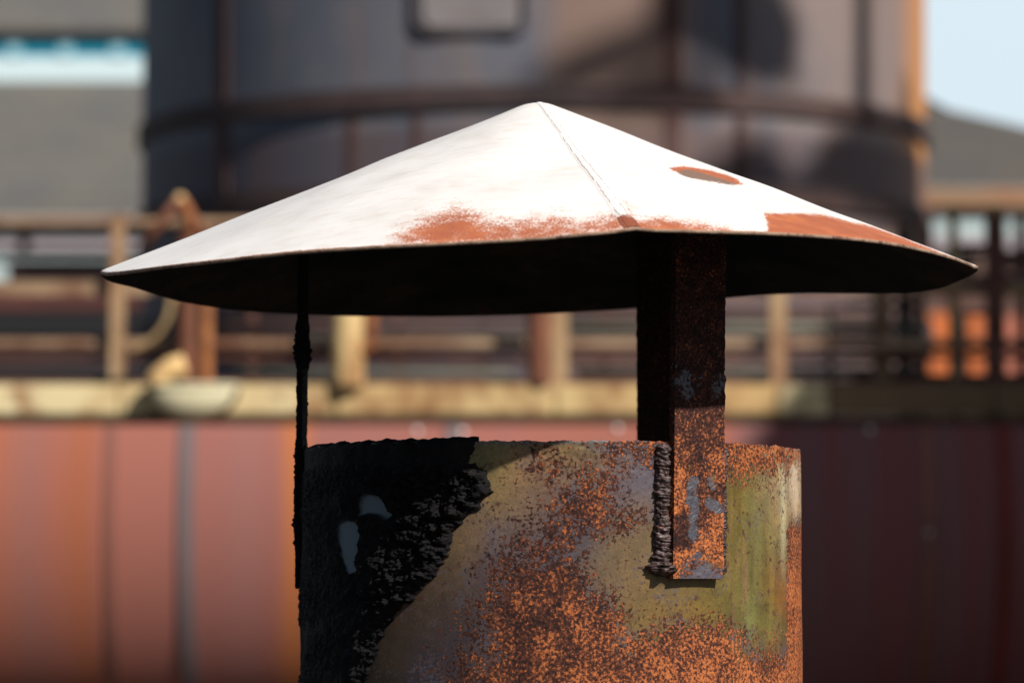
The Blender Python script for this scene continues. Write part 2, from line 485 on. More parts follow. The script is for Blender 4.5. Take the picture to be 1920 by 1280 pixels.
# ---- tar crust on the left of the pipe
m_tar, nt, b = new_mat('tar')
t1 = noise(nt, 55, 5, .6)
t2 = noise(nt, 620, 5, .7, offset=3)
tc_ = ramp(nt, t1, [(.3, (.003, .003, .0035)), (.6, (.007, .0062, .0066)), (.78, (.014, .011, .011))])
dust = maprange(nt, noise(nt, 38, 4, .65, offset=12), .62, .74, 0, .8)
tc_ = mix_col(nt, dust, tc_, (.022, .026, .032))
a_sc = nt.nodes.new('ShaderNodeAttribute'); a_sc.attribute_name = 'scrape'
tc_ = mix_col(nt, a_sc.outputs['Fac'], tc_, (.11, .14, .16))
nt.links.new(tc_, b.inputs['Base Color'])
nt.links.new(ramp(nt, t2, [(.3, .55), (.7, .9)]), b.inputs['Roughness'])
b.inputs['Specular IOR Level'].default_value = .14
bump(nt, b, math_node(nt, 'MULTIPLY', t2, math_node(nt, 'SUBTRACT', 1.0, a_sc.outputs['Fac'])), .0016, .9)
ft = np.linspace(-150, -8, 470) * math.pi / 180
zt = np.linspace(H - .245, H + .0035, 420)
PH, ZZ = np.meshgrid(ft, zt); PH, ZZ = PH.ravel(), ZZ.ravel()
cylN = np.stack([np.sin(PH), -np.cos(PH), 0 * PH], -1)
P0 = cyl(PH, PR, ZZ)
px, py = project(l2w(P0))
TAR = [(300,790),(893,790),(893,826),(880,866),(912,884),(924,920),(905,940),(900,952),(880,965),(862,985),(846,1002),(842,1035),(826,1062),(816,1082),(795,1098),(770,1125),(745,1146),(735,1162),(716,1190),(712,1215),(696,1250),(686,1275),(670,1330),(300,1330)]
wob = 6 * fbm(np.stack([px * .06, py * .06, 0 * px], -1), 5, .6)
sd = poly_sdf(px, py, TAR) + wob
sd = np.where(PH < -math.pi / 2, 200, sd)
Pn = P0 * 1.0
big = billow(Pn * 72, 5, .6)
fine = billow(Pn * 260 + 9, 3, .55)
low = fbm(Pn * 22, 3)
edge = np.clip(sd / 16, 0, 1) ** .6
flat_top = np.clip((py - 866) / 16, 0, 1)                     # the smoother strip below the rim
left_flat = np.clip((px - 590) / 190, .22, 1) * np.clip(.85 + .5 * fbm(np.stack([px * .02, py * .02, 0 * px], -1), 2), .35, 1.2)
amp = (.25 + .75 * flat_top) * left_flat
th = .0016 + .0022 * flat_top * np.clip((px - 560) / 120, .1, 1) + amp * (.0135 * (big - .27) + .0046 * (fine - .3) + .0016 * fbm(Pn * 620, 2)) + .002 * low
SC = [[(688,930),(700,926),(718,930),(732,944),(742,966),(735,974),(716,964),(700,961),(684,966)], [(642,984),(655,976),(677,979),(680,1000),(676,1040),(672,1072),(660,1075),(650,1050),(644,1020)]]
scr = np.zeros_like(px)
for q in SC:
    scr = np.maximum(scr, np.clip((poly_sdf(px, py, q) + 1.5 * fbm(np.stack([px * .1, py * .1, 0 * px], -1), 3)) / 4 + .5, 0, 1))
scr = np.where(PH < -math.pi / 2, 0, scr)
th = th * (1 - scr) + .0024 * scr
th = np.maximum(th, .0006)
th = np.where(sd > 0, th * edge, -.003)
topz = np.clip((ZZ - (H - .004)) / .0075, 0, 1)
th = th * np.sqrt(np.clip(1 - topz ** 2, 0, 1)) - .007 * (topz ** 3)
P1 = P0 + cylN * th[:, None]
P1[:, 2] = np.where(sd <= 0, np.minimum(P1[:, 2], H - .006), P1[:, 2])
P1[:, 2] += .0016 * fbm(Pn * 70, 3) * np.clip((ZZ - (H - .01)) / .01, 0, 1) + .0010 * np.clip(-np.sin(PH) * 1.0, 0, 1) * 0
# small dry flecks sprayed near the edge
link_mesh('tar_crust', P1, grid_faces(len(ft), len(zt)), m_tar, chim, True, {'scrape': scr})

# ---- three flat support struts welded to the outside, each with its weld beads
m_weld, nt, b = new_mat('weld_metal')
w1 = noise(nt, 160, 5, .6)
w2 = noise(nt, 500, 3, .6, offset=4)
wc = ramp(nt, w1, [(.32, (.02, .012, .011)), (.5, (.055, .03, .026)), (.60, (.10, .068, .07)), (.66, (.12, .045, .025)), (.74, (.3, .09, .03))])
nt.links.new(wc, b.inputs['Base Color']); b.inputs['Metallic'].default_value = .25
nt.links.new(ramp(nt, w2, [(.3, .35), (.7, .7)]), b.inputs['Roughness'])
bump(nt, b, w2, .0008, .6)
BP = [(1310,600,(75,55,48)),(1310,800,(110,70,55)),(1298,900,(112,112,124)),(1300,960,(112,112,124)),(1302,1010,(112,112,124)),(1330,915,(118,116,128)),(1335,945,(118,116,128)),(1285,1065,(120,116,130)),
      (1300,1060,(122,116,128)),(1320,880,(150,100,70)),(1342,1050,(170,132,76)),(1335,1072,(122,118,135)),(1300,740,(120,130,145)),(1340,735,(120,130,145)),(1346,900,(170,130,70)),(1292,875,(175,125,55)),(1310,1035,(115,112,125))]
BR = [(1310,520,1),(1310,600,1),(1320,680,.97),(1310,800,1),(1340,800,.95),(1275,870,1),(1298,905,.0),(1299,935,.0),(1300,965,.0),(1306,1000,.0),(1275,930,1),(1275,980,1),(1280,1010,.85),(1331,905,.15),(1335,945,.1),
      (1318,910,1),(1320,960,1),(1349,930,.8),(1345,985,.9),(1335,1010,.75),(1318,1025,.75),(1310,1040,.45),(1285,1065,.42),(1270,1060,.9),(1298,1055,.5),(1315,1070,.3),(1335,1072,.32),(1342,1050,.5),(1352,1040,.9),(1320,1000,.8),
      (1298,728,.5),(1290,745,.55),(1340,735,.6),(1318,740,.9),(1330,780,.9),(1292,880,.6),(1310,860,1),(1318,930,.95),(1318,885,.95),(1283,960,.95),(1283,900,.95),(1316,975,.9),(1288,1030,.8),(1322,1000,.85),(1349,1000,.9),(1349,900,.9),(1310,760,1),(1270,760,1),(1349,760,1),(1310,660,1)]
BO = [(1310,600,.22),(1310,740,.24),(1310,800,.34),(1275,860,.5),(1275,930,.62),(1275,1000,.25),(1345,870,.6),(1320,920,.4),(1320,960,.35),(1345,970,.66),(1338,1010,.68),(1318,1030,.66),(1270,1060,.6),(1310,830,.32),(1310,860,.4)]
APEX_LZ = None
def strut(phi_deg, z0, z1, lean=0.0, crust=0.0, W=.0455, T=.0066, flip=False):
    ph = R(phi_deg)
    nw, nt_, nz = 34, 6, 300
    # section outline in (u, n): u along the tangent, n outwards
    us = []
    for i in range(nw): us.append((-W / 2 + W * i / (nw - 1), T))
    for i in range(1, nt_): us.append((W / 2, T - T * i / (nt_ - 1)))
    for i in range(1, nw): us.append((W / 2 - W * i / (nw - 1), 0))
    for i in range(1, nt_ - 1): us.append((-W / 2, T * i / (nt_ - 1)))
    us = np.array(us); n = len(us)
    zs = np.linspace(z0, z1, nz)
    U, ZZ = np.tile(us[:, 0], nz), np.repeat(zs, n)
    Nn = np.tile(us[:, 1], nz)
    tan = np.array([math.cos(ph), math.sin(ph), 0]); nor = np.array([math.sin(ph), -math.cos(ph), 0])
    t = (ZZ - z0) / (z1 - z0)
    sag = .0003 * np.sin(t * 7)
    P = (U + lean * (t - .4))[:, None] * tan + (PR + .0012 + Nn + sag)[:, None] * nor + np.stack([0 * ZZ, 0 * ZZ, ZZ], -1)
    outward = np.stack([U / (W / 2), (Nn - T / 2) / (T / 2)], -1)
    on = (np.clip(np.abs(outward[:, 0]) - .98, 0, 1) * 50 * np.sign(outward[:, 0]))[:, None] * tan + (np.clip(np.abs(outward[:, 1]) - .9, 0, 1) * 10 * np.sign(outward[:, 1]))[:, None] * nor
    d = .00035 * fbm(P * 160, 4) + .0002 * fbm(P * 600, 2)
    if crust:
        mpx, mpy = project(l2w(P))
        lump = sum(a * np.exp(-((mpy - yy) / s_) ** 2) for yy, s_, a in ((665, 22, 1.0), (628, 26, .5), (985, 24, .75), (940, 40, .3), (890, 45, .35), (1050, 60, .2), (845, 12, .4)))
        d = d + crust * (.0013 * billow(P * 210, 4, .65) - .0005 + lump * (.0062 * (billow(P * 150 + 3, 5, .65) - .28) + .0004))
    else:
        d = d + .0011 * np.clip(billow(P * 75, 3) - .55, 0, 1)
    P = P + on * d[:, None]
    fs = grid_faces(n, nz, True)
    fs.append(tuple(range(n))[::-1]); fs.append(tuple((nz - 1) * n + k for k in range(n)))
    nrm = np.tile(nor, (len(P), 1)) @ MW[:3, :3].T
    px, py, base, ru, og = fields(l2w(P) , nrm, 8.5, BP, BR, BO)
    ru = ru + .22 * fbm(np.stack([px * .05, py * .03, 0 * px], -1), 3); og = og + .2 * fbm(np.stack([px * .06, py * .04, 0 * px + 4], -1), 3)
    facing = (nor @ MW[:3, :3].T)[1] < -.3
    if not facing:
        ru = np.full(len(P), .95); og = np.full(len(P), .2); base = np.tile([.04, .03, .03], (len(P), 1))
    if crust:
        o = link_mesh('support_strut', P, fs, m_tar, chim, True, {'scrape': np.zeros(len(P))})
    else:
        o = link_mesh('support_strut', P, fs, m_barcor, chim, False, {'paint': base, 'rust': ru, 'orange': og})
    return o, tan, nor
def weld(parent, tan, nor, u0, z0, z1, r, blob=0.0, lean=0.0, n_out=0.0, period=.0056, ripple=.34):
    nz, m = 300, 18
    zs = np.linspace(z0, z1, nz)
    th = np.linspace(-.25, math.pi + .25, m)
    TH, ZZ = np.tile(th, nz), np.repeat(zs, m)
    t = (ZZ - z0) / (z1 - z0)
    wv = fbm(np.stack([ZZ * 60, 0 * ZZ, 0 * ZZ + u0 * 50], -1), 3)
    ph = ((ZZ + .0035 * np.sin(TH)) / period + 1.3 * wv + .34 * fbm(np.stack([ZZ * 190, TH * .7, 0 * TH], -1), 2)) % 1.0
    rr = r * (1 + ripple * (ph ** .7 - .5) + .22 * wv)
    base_n = np.stack([np.cos(TH), np.sin(TH)], -1)
    Pq = np.stack([np.cos(TH) * .01, np.sin(TH) * .01, ZZ], -1)
    rr = rr + r * .6 * (billow(Pq * 130, 3) - .5) + r * .14 * fbm(Pq * 420, 2)
    if blob: rr = rr * (1 + blob * np.exp(-((ZZ - z0 - .006) / .007) ** 2))
    endt = np.clip(np.minimum(t, 1 - t) * nz / 10, 0, 1) ** .5
    rr = rr * endt
    P = (u0 + lean * (t - .4) + rr * base_n[:, 0] * 1.05)[:, None] * tan + (PR + n_out + rr * base_n[:, 1])[:, None] * nor + np.stack([0 * ZZ, 0 * ZZ, ZZ], -1)
    return link_mesh('weld_bead', P, grid_faces(m, nz), m_weld, parent, True)

# ---- rain cap: rim height follows the bent sheet, apex in the middle
CR = .351
CX = X(1008, 0.0) - AX
def cap_local_z(py, y=0.0):
    lo, hi = H - .05, H + .5
    for _ in range(50):
        mid = (lo + hi) / 2
        if project(l2w(np.array([CX, y, mid])))[1] > py: lo = mid
        else: hi = mid
    return lo
ZAP = cap_local_z(186)
FRONT = np.array([(183,514),(240,508),(300,500),(420,486),(560,470),(700,461),(830,455),(1000,446),(1100,437),(1160,430),(1190,425),(1230,428),(1300,431),(1440,434),(1540,440),(1620,446),(1700,459),(1760,474),(1810,490),(1833,507)], float)
BACK = np.array([(183,517),(240,529),(330,560),(450,578),(560,584),(650,587),(830,589),(1000,584),(1100,579),(1200,573),(1365,553),(1440,547),(1500,544),(1600,545),(1700,545),(1760,537),(1800,524),(1833,509)], float)
NT = 720
th = np.linspace(0, 2 * math.pi, NT, endpoint=False)
seam_px = 1190
xr, yr = CX + CR * np.cos(th), -CR * np.sin(th)              # th in (0, pi) faces the camera
lo = np.full(NT, H - .2); hi = np.full(NT, H + .5)
for _ in range(46):
    mid = (lo + hi) / 2
    px, py = project(l2w(np.stack([xr, yr, mid], -1)))
    ty = np.where(np.sin(th) >= 0, np.interp(px, FRONT[:, 0], FRONT[:, 1]), np.interp(px, BACK[:, 0], BACK[:, 1]))
    up = py > ty
    lo = np.where(up, mid, lo); hi = np.where(up, hi, mid)
zr = lo.copy()
tipw = np.clip((np.abs(np.cos(th)) - .965) / .03, 0, 1)
tipz = np.where(np.cos(th) > 0, cap_local_z(508), cap_local_z(516))
zr = zr * (1 - tipw) + tipz * tipw
kpx, _ = project(l2w(np.stack([xr, yr, zr], -1)))
fr = np.sin(th) > 0
th_seam = th[np.argmin(np.where(fr, np.abs(kpx - seam_px), 1e9))]
def circ_smooth(a, s):
    k = np.exp(-.5 * (np.arange(-40, 41) / s) ** 2); k /= k.sum()
    return np.convolve(np.concatenate([a[-40:], a, a[:40]]), k, 'valid')
sm = circ_smooth(zr, 7.0)
near = np.exp(-((th - th_seam) / .05) ** 2)
zr = sm * (1 - near) + zr * near
NR = 110
rs = np.concatenate([[0.004], np.linspace(.012, 1, NR - 1)])
rim_r = CR * (1 + .0035 * np.sin(3 * th + 1) + .0015 * fbm(np.stack([np.cos(th) * 6, np.sin(th) * 6, 0 * th], -1), 3))
Vt, Vb = [], []
for r in rs:
    x = CX + rim_r * r * np.cos(th); y = -rim_r * r * np.sin(th)
    z = ZAP + (zr - ZAP) * r
    z = z - .0026 * np.exp(-(r / .02) ** 2)                       # rounded nose
    z = z + .0022 * np.sin(r * math.pi) * fbm(np.stack([x * 9, y * 9, 0 * x], -1), 2)
    Vt.append(np.stack([x, y, z], -1))
Vt = np.concatenate(Vt)
Vb = Vt.copy(); Vb[:, 2] -= .0026
TH_ = np.tile(th, len(rs)); RR_ = np.repeat(rs, NT)
V = np.concatenate([Vt, Vb]); n0 = len(Vt)
Fc = [f[::-1] for f in grid_faces(NT, len(rs), True)]
MI = [0] * len(Fc)
Fb = grid_faces(NT, len(rs), True, n0)
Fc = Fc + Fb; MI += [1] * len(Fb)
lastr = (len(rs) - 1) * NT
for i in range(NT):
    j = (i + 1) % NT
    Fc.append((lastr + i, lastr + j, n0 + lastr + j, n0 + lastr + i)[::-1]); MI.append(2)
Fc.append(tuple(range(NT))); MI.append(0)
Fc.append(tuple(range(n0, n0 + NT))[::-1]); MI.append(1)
# rust fields on the white sheet (+ = rusted)
px, py = project(l2w(Vt))
def rust_field(poly, soft): return np.clip(poly_sdf(px, py, poly) / soft, -4, 1)
frontv = np.sin(TH_) > -.2
A1 = rust_field([(736,462),(745,445),(790,412),(850,392),(885,398),(905,412),(950,418),(1000,412),(1050,410),(1085,420),(1120,408),(1162,398),(1175,392),(1192,412),(1194,432),(1000,455),(830,470)], 30)
A2 = rust_field([(1190,445),(1190,412),(1250,410),(1300,417),(1370,428),(1400,445)], 16)
A3 = rust_field([(1436,445),(1440,425),(1432,400),(1470,399),(1530,401),(1580,412),(1640,426),(1690,444),(1750,468),(1800,490),(1845,512),(1800,530),(1700,480)], 6)
A4 = rust_field([(1254,316),(1280,311),(1330,318),(1365,328),(1397,345),(1370,347),(1330,340),(1285,332)], 4)
edge_line = np.clip((RR_ - .985) / .015, -1, 1) * 2.2 - 1.9
soft_f = np.where(frontv, np.maximum(np.maximum(A1, A2), edge_line), -4.0)
hard_f = np.where(frontv, np.maximum(A3, A4), -4.0)
grey_f = np.where(frontv, rust_field([(1264,324),(1290,317),(1338,330),(1386,346),(1360,348),(1330,342),(1286,333)], 4), -4.0)
backr = .5 * fbm(np.stack([Vt[:, 0] * 7, Vt[:, 1] * 7, 0 * px], -1), 3) + 1.3 * (RR_ - .95)
soft_f = np.where(np.sin(TH_) < -.25, np.clip(backr - .25, -1, 1), soft_f)
pad = lambda a: np.concatenate([a, np.full(n0, -4.0)])
m_white, nt, b = new_mat('white_sheet')
def attr(nt, k):
    a = nt.nodes.new('ShaderNodeAttribute'); a.attribute_name = k; return a.outputs['Fac']
fs_, fh_, fg_ = attr(nt, 'rust_soft'), attr(nt, 'rust_hard'), attr(nt, 'bare')
nf = noise(nt, 620, 4, .75); nm = noise(nt, 75, 5, .6, offset=2)
nn = math_node(nt, 'ADD', math_node(nt, 'MULTIPLY', math_node(nt, 'SUBTRACT', nf, .5), 5.0), math_node(nt, 'MULTIPLY', math_node(nt, 'SUBTRACT', nm, .5), 2.2))
ms = maprange(nt, math_node(nt, 'ADD', fs_, nn), -.35, .45)
mh = maprange(nt, math_node(nt, 'ADD', fh_, math_node(nt, 'MULTIPLY', nn, .85)), -.2, .25)
mask = math_node(nt, 'MAXIMUM', ms, mh)
wm = noise(nt, 14, 6, .6, stretch=(1, 1, 1), offset=7)
wf = noise(nt, 120, 4, .6, stretch=(.4, 1, 1), offset=8)
wcol = ramp(nt, wm, [(.28, (.585, .55, .52)), (.45, (.655, .63, .605)), (.7, (.70, .68, .65))])
wcol = mix_col(nt, 1.0, wcol, ramp(nt, wf, [(.25, (.90, .86, .82)), (.52, (1, 1, 1))]), 'MULTIPLY')
spk = noise(nt, 210, 3, .6, offset=21)
wcol = mix_col(nt, maprange(nt, spk, .77, .82), wcol, (.42, .25, .16))
rn = noise(nt, 45, 4, .6, offset=5)
rcol = ramp(nt, rn, [(.3, (.27, .078, .036)), (.55, (.33, .096, .042)), (.75, (.42, .13, .045))])
rcol = mix_col(nt, maprange(nt, mask, .35, 1.0, 1, 0), rcol, (.55, .19, .07))
gmask = maprange(nt, math_node(nt, 'ADD', fg_, math_node(nt, 'MULTIPLY', nn, .35)), -.05, .2)
rcol = mix_col(nt, gmask, rcol, (.165, .10, .074))
nt.links.new(mix_col(nt, mask, wcol, rcol), b.inputs['Base Color'])
nt.links.new(ramp(nt, mask, [(0, .45), (1, .85)]), b.inputs['Roughness'])
b.inputs['Specular IOR Level'].default_value = .3
bump(nt, b, math_node(nt, 'ADD', math_node(nt, 'MULTIPLY', mask, -.5), math_node(nt, 'MULTIPLY', wf, .3)), .0004, .5)
m_under, nt, b = new_mat('sooty_shaded_underside')  # soot and rust, darkened further to paint in the shade under the cap
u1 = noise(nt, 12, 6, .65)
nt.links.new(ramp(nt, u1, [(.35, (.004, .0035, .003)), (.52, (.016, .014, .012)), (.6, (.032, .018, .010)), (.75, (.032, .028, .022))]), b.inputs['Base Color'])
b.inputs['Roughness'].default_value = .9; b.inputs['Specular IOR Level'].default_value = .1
m_edge = weathered('cut_sheet_edge', (.30, .20, .14), (.07, .03, .02), .45, 60, rough=.8)
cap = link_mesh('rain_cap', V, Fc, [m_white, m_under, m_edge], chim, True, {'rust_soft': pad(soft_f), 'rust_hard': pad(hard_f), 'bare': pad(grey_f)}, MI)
cap['label'] = 'bent white conical sheet cap with orange rust along its rim'
# lapped seam with two cracked rusty lines
m_seam, nt, b = new_mat('seam_paint')
su, sv = attr(nt, 'across'), attr(nt, 'along')
nz_ = noise(nt, 240, 5, .7)
nb_ = noise(nt, 70, 4, .65, offset=3)
wig = math_node(nt, 'MULTIPLY', math_node(nt, 'SUBTRACT', nz_, .5), .75)
dist = math_node(nt, 'ABSOLUTE', math_node(nt, 'SUBTRACT', math_node(nt, 'ABSOLUTE', math_node(nt, 'ADD', su, wig)), .55))
crack = math_node(nt, 'MULTIPLY', maprange(nt, dist, .13, .02), maprange(nt, nb_, .40, .52))
endr = maprange(nt, math_node(nt, 'ADD', sv, math_node(nt, 'MULTIPLY', wig, .12)), .905, .93)
colr = mix_col(nt, math_node(nt, 'MULTIPLY', crack, .62), (.66, .635, .61), (.30, .14, .085))
colr = mix_col(nt, endr, colr, (.23, .062, .027))
nt.links.new(colr, b.inputs['Base Color']); b.inputs['Roughness'].default_value = .6
bump(nt, b, math_node(nt, 'MULTIPLY', crack, -1.0), .0008, .8)
ns, ms_ = 160, 9
ss = np.linspace(.02, .9995, ns)
Vs, ua, va = [], [], []
zseam = np.interp(th_seam, th, zr)
Vt3 = Vt.reshape(len(rs), NT, 3)
for s in ss:
    hw = .0026 + .0042 * s + .0004 * math.sin(s * 60)
    k = np.interp(s, rs, np.arange(len(rs))); k0 = min(int(k), len(rs) - 2); kf = k - k0
    for q in range(ms_):
        u = -1 + 2 * q / (ms_ - 1)
        ang = th_seam - u * hw / (CR * max(s, .03))
        fi_ = (ang / (2 * math.pi) * NT) % NT; i0 = int(fi_) % NT; ff = fi_ - int(fi_)
        p = (Vt3[k0, i0] * (1 - ff) + Vt3[k0, (i0 + 1) % NT] * ff) * (1 - kf) + (Vt3[k0 + 1, i0] * (1 - ff) + Vt3[k0 + 1, (i0 + 1) % NT] * ff) * kf
        lift = .0006 * (1 - abs(u) ** 6) - .0001
        Vs.append(p + np.array([0, -.3 * lift, lift])); ua.append(u); va.append(s)
link_mesh('seam_strip', Vs, [f[::-1] for f in grid_faces(ms_, ns)], m_seam, cap, True, {'across': np.array(ua), 'along': np.array(va)})

# struts reach up to the underside of the cap
def cap_z_at(x, y):
    r = math.hypot(x - CX, y) / CR
    a = math.atan2(-y, x - CX) % (2 * math.pi)
    return ZAP + (np.interp(a, th, zr) - ZAP) * r
def strut_top(phi): return cap_z_at(PR * math.sin(R(phi)), -PR * math.cos(R(phi))) - .004
def local_z_for(py, phi):
    lo, hi = H - .4, H + .4
    for _ in range(50):
        mid = (lo + hi) / 2
        if project(l2w(cyl(np.array([R(phi)]), PR + .006, np.array([mid])))[0])[1] > py: lo = mid
        else: hi = mid
    return lo
PHI = 31.5
zb = local_z_for(1084, PHI)
s1, tan, nor = strut(PHI, zb, strut_top(PHI), lean=.005)
weld(s1, tan, nor, -.0455 / 2 - .0052, zb + .001, H - .001, .0058, blob=1.0, lean=0.0015, n_out=-.0012)
weld(s1, tan, nor, .0455 / 2 + .0014, zb + .002, H - .001, .0042, lean=0.0015, period=.004)
s2, tan, nor = strut(PHI + 120, zb - .01, strut_top(PHI + 120))
s3, tan, nor = strut(PHI + 237, local_z_for(1103, PHI + 237), strut_top(PHI + 237), crust=.8, T=.0042)
# base flange at the foot
bm = bmesh.new()
bmesh.ops.create_cone(bm, cap_ends=True, segments=48, radius1=.3, radius2=.3, depth=.012, matrix=Matrix.Translation((0, 0, .03)))
obj('base_flange', bm, m_inside, chim)

# ================================================================== CURVED STEEL BUNKER WALL behind
YW = 10.0 - DIST
m_bunk, nt, b = new_mat('rusty_red_plate')
bn1 = noise(nt, 1.6, 5, .55, stretch=(1, .2, .12))
bn2 = noise(nt, 6.5, 5, .6, stretch=(1, .1, .06), offset=3)
bn3 = noise(nt, .8, 4, .5, offset=8)
bc = ramp(nt, bn1, [(.3, (.215, .086, .076)), (.5, (.255, .090, .066)), (.6, (.265, .084, .054)), (.72, (.30, .088, .038))])
bc = mix_col(nt, maprange(nt, bn2, .5, .75, 0, .45), bc, (.22, .10, .09))
bc = mix_col(nt, maprange(nt, bn3, .5, .75, 0, .5), bc, (.22, .07, .04))
tcb = nt.nodes.new('ShaderNodeTexCoord'); sepb = nt.nodes.new('ShaderNodeSeparateXYZ'); nt.links.new(tcb.outputs['Object'], sepb.inputs[0])
def band(px_, w, colr, k):
    global bc
    d_ = math_node(nt, 'ABSOLUTE', math_node(nt, 'ADD', math_node(nt, 'SUBTRACT', sepb.outputs[0], X(px_, YW)), math_node(nt, 'MULTIPLY', math_node(nt, 'SUBTRACT', bn1, .5), .22)))
    bc = mix_col(nt, math_node(nt, 'MULTIPLY', maprange(nt, d_, w, 0), k), bc, colr)
band(150, .07, (.27, .078, .025), .6); band(538, .075, (.40, .12, .02), .7); band(60, .12, (.20, .095, .085), .5); band(440, .10, (.23, .10, .085), .5)
shade_mix = maprange(nt, math_node(nt, 'ADD', sepb.outputs[0], math_node(nt, 'MULTIPLY', math_node(nt, 'SUBTRACT', bn1, .5), 1.2)), .72, 1.0)
bc = mix_col(nt, shade_mix, bc, mix_col(nt, maprange(nt, bn2, .42, .6), (.15, .066, .066), (.165, .052, .05)))  # darker mauve paints the shade into the right part of the plating
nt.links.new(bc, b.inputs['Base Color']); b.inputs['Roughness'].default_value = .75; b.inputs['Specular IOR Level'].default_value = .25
BW = thing('steel_bunker', 'rust red curved steel bunker wall with vertical plate seams, below the walkway', 'wall', (0, YW + .9, 0))
Rb = .83
b_top, b_bot = 22.0, -58.0
zc = Z(795, YW + .06) - Rb * math.sin(R(b_top))
prof = [(Rb * math.cos(R(a)), zc + Rb * math.sin(R(a))) for a in np.linspace(b_top, b_bot, 40)]
prof.append((prof[-1][0] - .02, 0.0))
xs = np.linspace(-9, 9, 91)
V = [(x, -p[0], p[1]) for p in prof for x in xs]
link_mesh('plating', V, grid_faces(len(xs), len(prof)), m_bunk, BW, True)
def rib(px, w, mat, proud=.010, name='seam_rib'):
    bm = bmesh.new()
    xc = X(px, YW)
    A = [[bm.verts.new((xc + dx, -(p[0] + d) , p[1])) for dx, d in ((-w / 2, -.01), (-w / 2, proud), (w / 2, proud), (w / 2, -.01))] for p in prof[:-1]]
    for r0, r1 in zip(A, A[1:]):
        for k in range(3): bm.faces.new((r0[k], r0[k + 1], r1[k + 1], r1[k]))
    bm.faces.new(A[0]); bm.faces.new(A[-1][::-1])
    return obj(name, bm, mat, BW)
m_seamgrey = weathered('grey_seam', (.14, .10, .10), (.16, .06, .05), .42, 5, (1, .3, .3), .6)
m_seambrown = weathered('brown_seam', (.205, .078, .055), (.12, .06, .05), .45, 5, (1, .3, .3), .7)
m_seamor = weathered('orange_streak', (.40, .13, .025), (.33, .11, .03), .4, 5, (1, .3, .3), .8)
rib(345, .052, m_seamgrey)
rib(200, .034, m_seambrown, .006)
rib(-130, .05, m_seamgrey)
rib(850, .05, m_seamgrey); rib(1745, .05, m_seambrown); rib(1890, .06, weathered('dark_red_streak', (.16, .03, .025), (.12, .03, .02), .4, 5, rough=.8), .004)
rib(2260, .05, m_seamgrey)
# pale painted beads standing in for sun glints on the plating
m_glint = weathered('glint_paint', (.75, .72, .70), (.5, .4, .35), .2, 30)
for bx, by in ((780, 806), (866, 808), (1160, 802), (1640, 804), (1746, 998)):
    bm = bmesh.new()
    zz = Z(by, YW - .01)
    a = math.asin(max(-1, min(1, (zz - zc) / Rb)))
    bmesh.ops.create_uvsphere(bm, u_segments=12, v_segments=8, radius=.0095, matrix=Matrix.Translation((X(bx, YW), -(Rb * math.cos(a)) - .004, zz)))
    obj('glint_bead', bm, m_glint, BW, True)

# ================================================================== WALKWAY, its kerb, and the railing
YK = YW + .22                                 # front of the kerb
YR = YK + .10                                 # railing line
m_deck = weathered('deck_plate', (.05, .035, .03), (.10, .045, .02), .45, 4)
m_cream, nt, b = new_mat('cream_paint')
cn1 = noise(nt, 2.2, 5, .6, stretch=(1, 1, .6))
cn2 = noise(nt, 7, 5, .65, offset=4)
cc = ramp(nt, cn1, [(.32, (.30, .19, .07)), (.46, (.45, .32, .15)), (.58, (.57, .46, .25)), (.72, (.60, .54, .34))])
cc = mix_col(nt, maprange(nt, cn2, .50, .64, 0, .85), cc, (.24, .115, .045))
nt.links.new(cc, b.inputs['Base Color']); b.inputs['Roughness'].default_value = .75
m_gold = weathered('tan_kerb_paint', (.46, .30, .13), (.22, .10, .04), .48, 4, (1, 1, .6), .75, second=(.52, .38, .18))
m_shadekerb = weathered('shaded_kerb', (.19, .12, .065), (.22, .15, .07), .40, 4, (1, 1, .6), .8)  # darker brown that paints in the shade on the right kerb pieces
WK = thing('walkway', 'narrow walkway along the bunker top with a flaking cream kerb beam', 'walkway', (0, YK, 0))
bm = bmesh.new(); box(bm, -8, 8, .035, .95, Z(778, YK) - .045, Z(778, YK) - .0)
obj('deck', bm, m_deck, WK)
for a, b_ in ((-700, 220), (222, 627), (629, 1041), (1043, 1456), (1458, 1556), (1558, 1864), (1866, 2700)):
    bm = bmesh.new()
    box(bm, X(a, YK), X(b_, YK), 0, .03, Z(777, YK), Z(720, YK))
    obj('kerb_beam', bm, m_gold if 500 < a < 1400 else (m_shadekerb if a > 1500 else m_cream), WK, bevel=.006)
m_moss = weathered('mossy_rust', (.055, .045, .022), (.09, .045, .02), .5, 6)
bm = bmesh.new(); box(bm, -8, 8, -.012, .034, Z(793, YK), Z(778.5, YK))
obj('edge_angle', bm, m_moss, WK, bevel=.004)

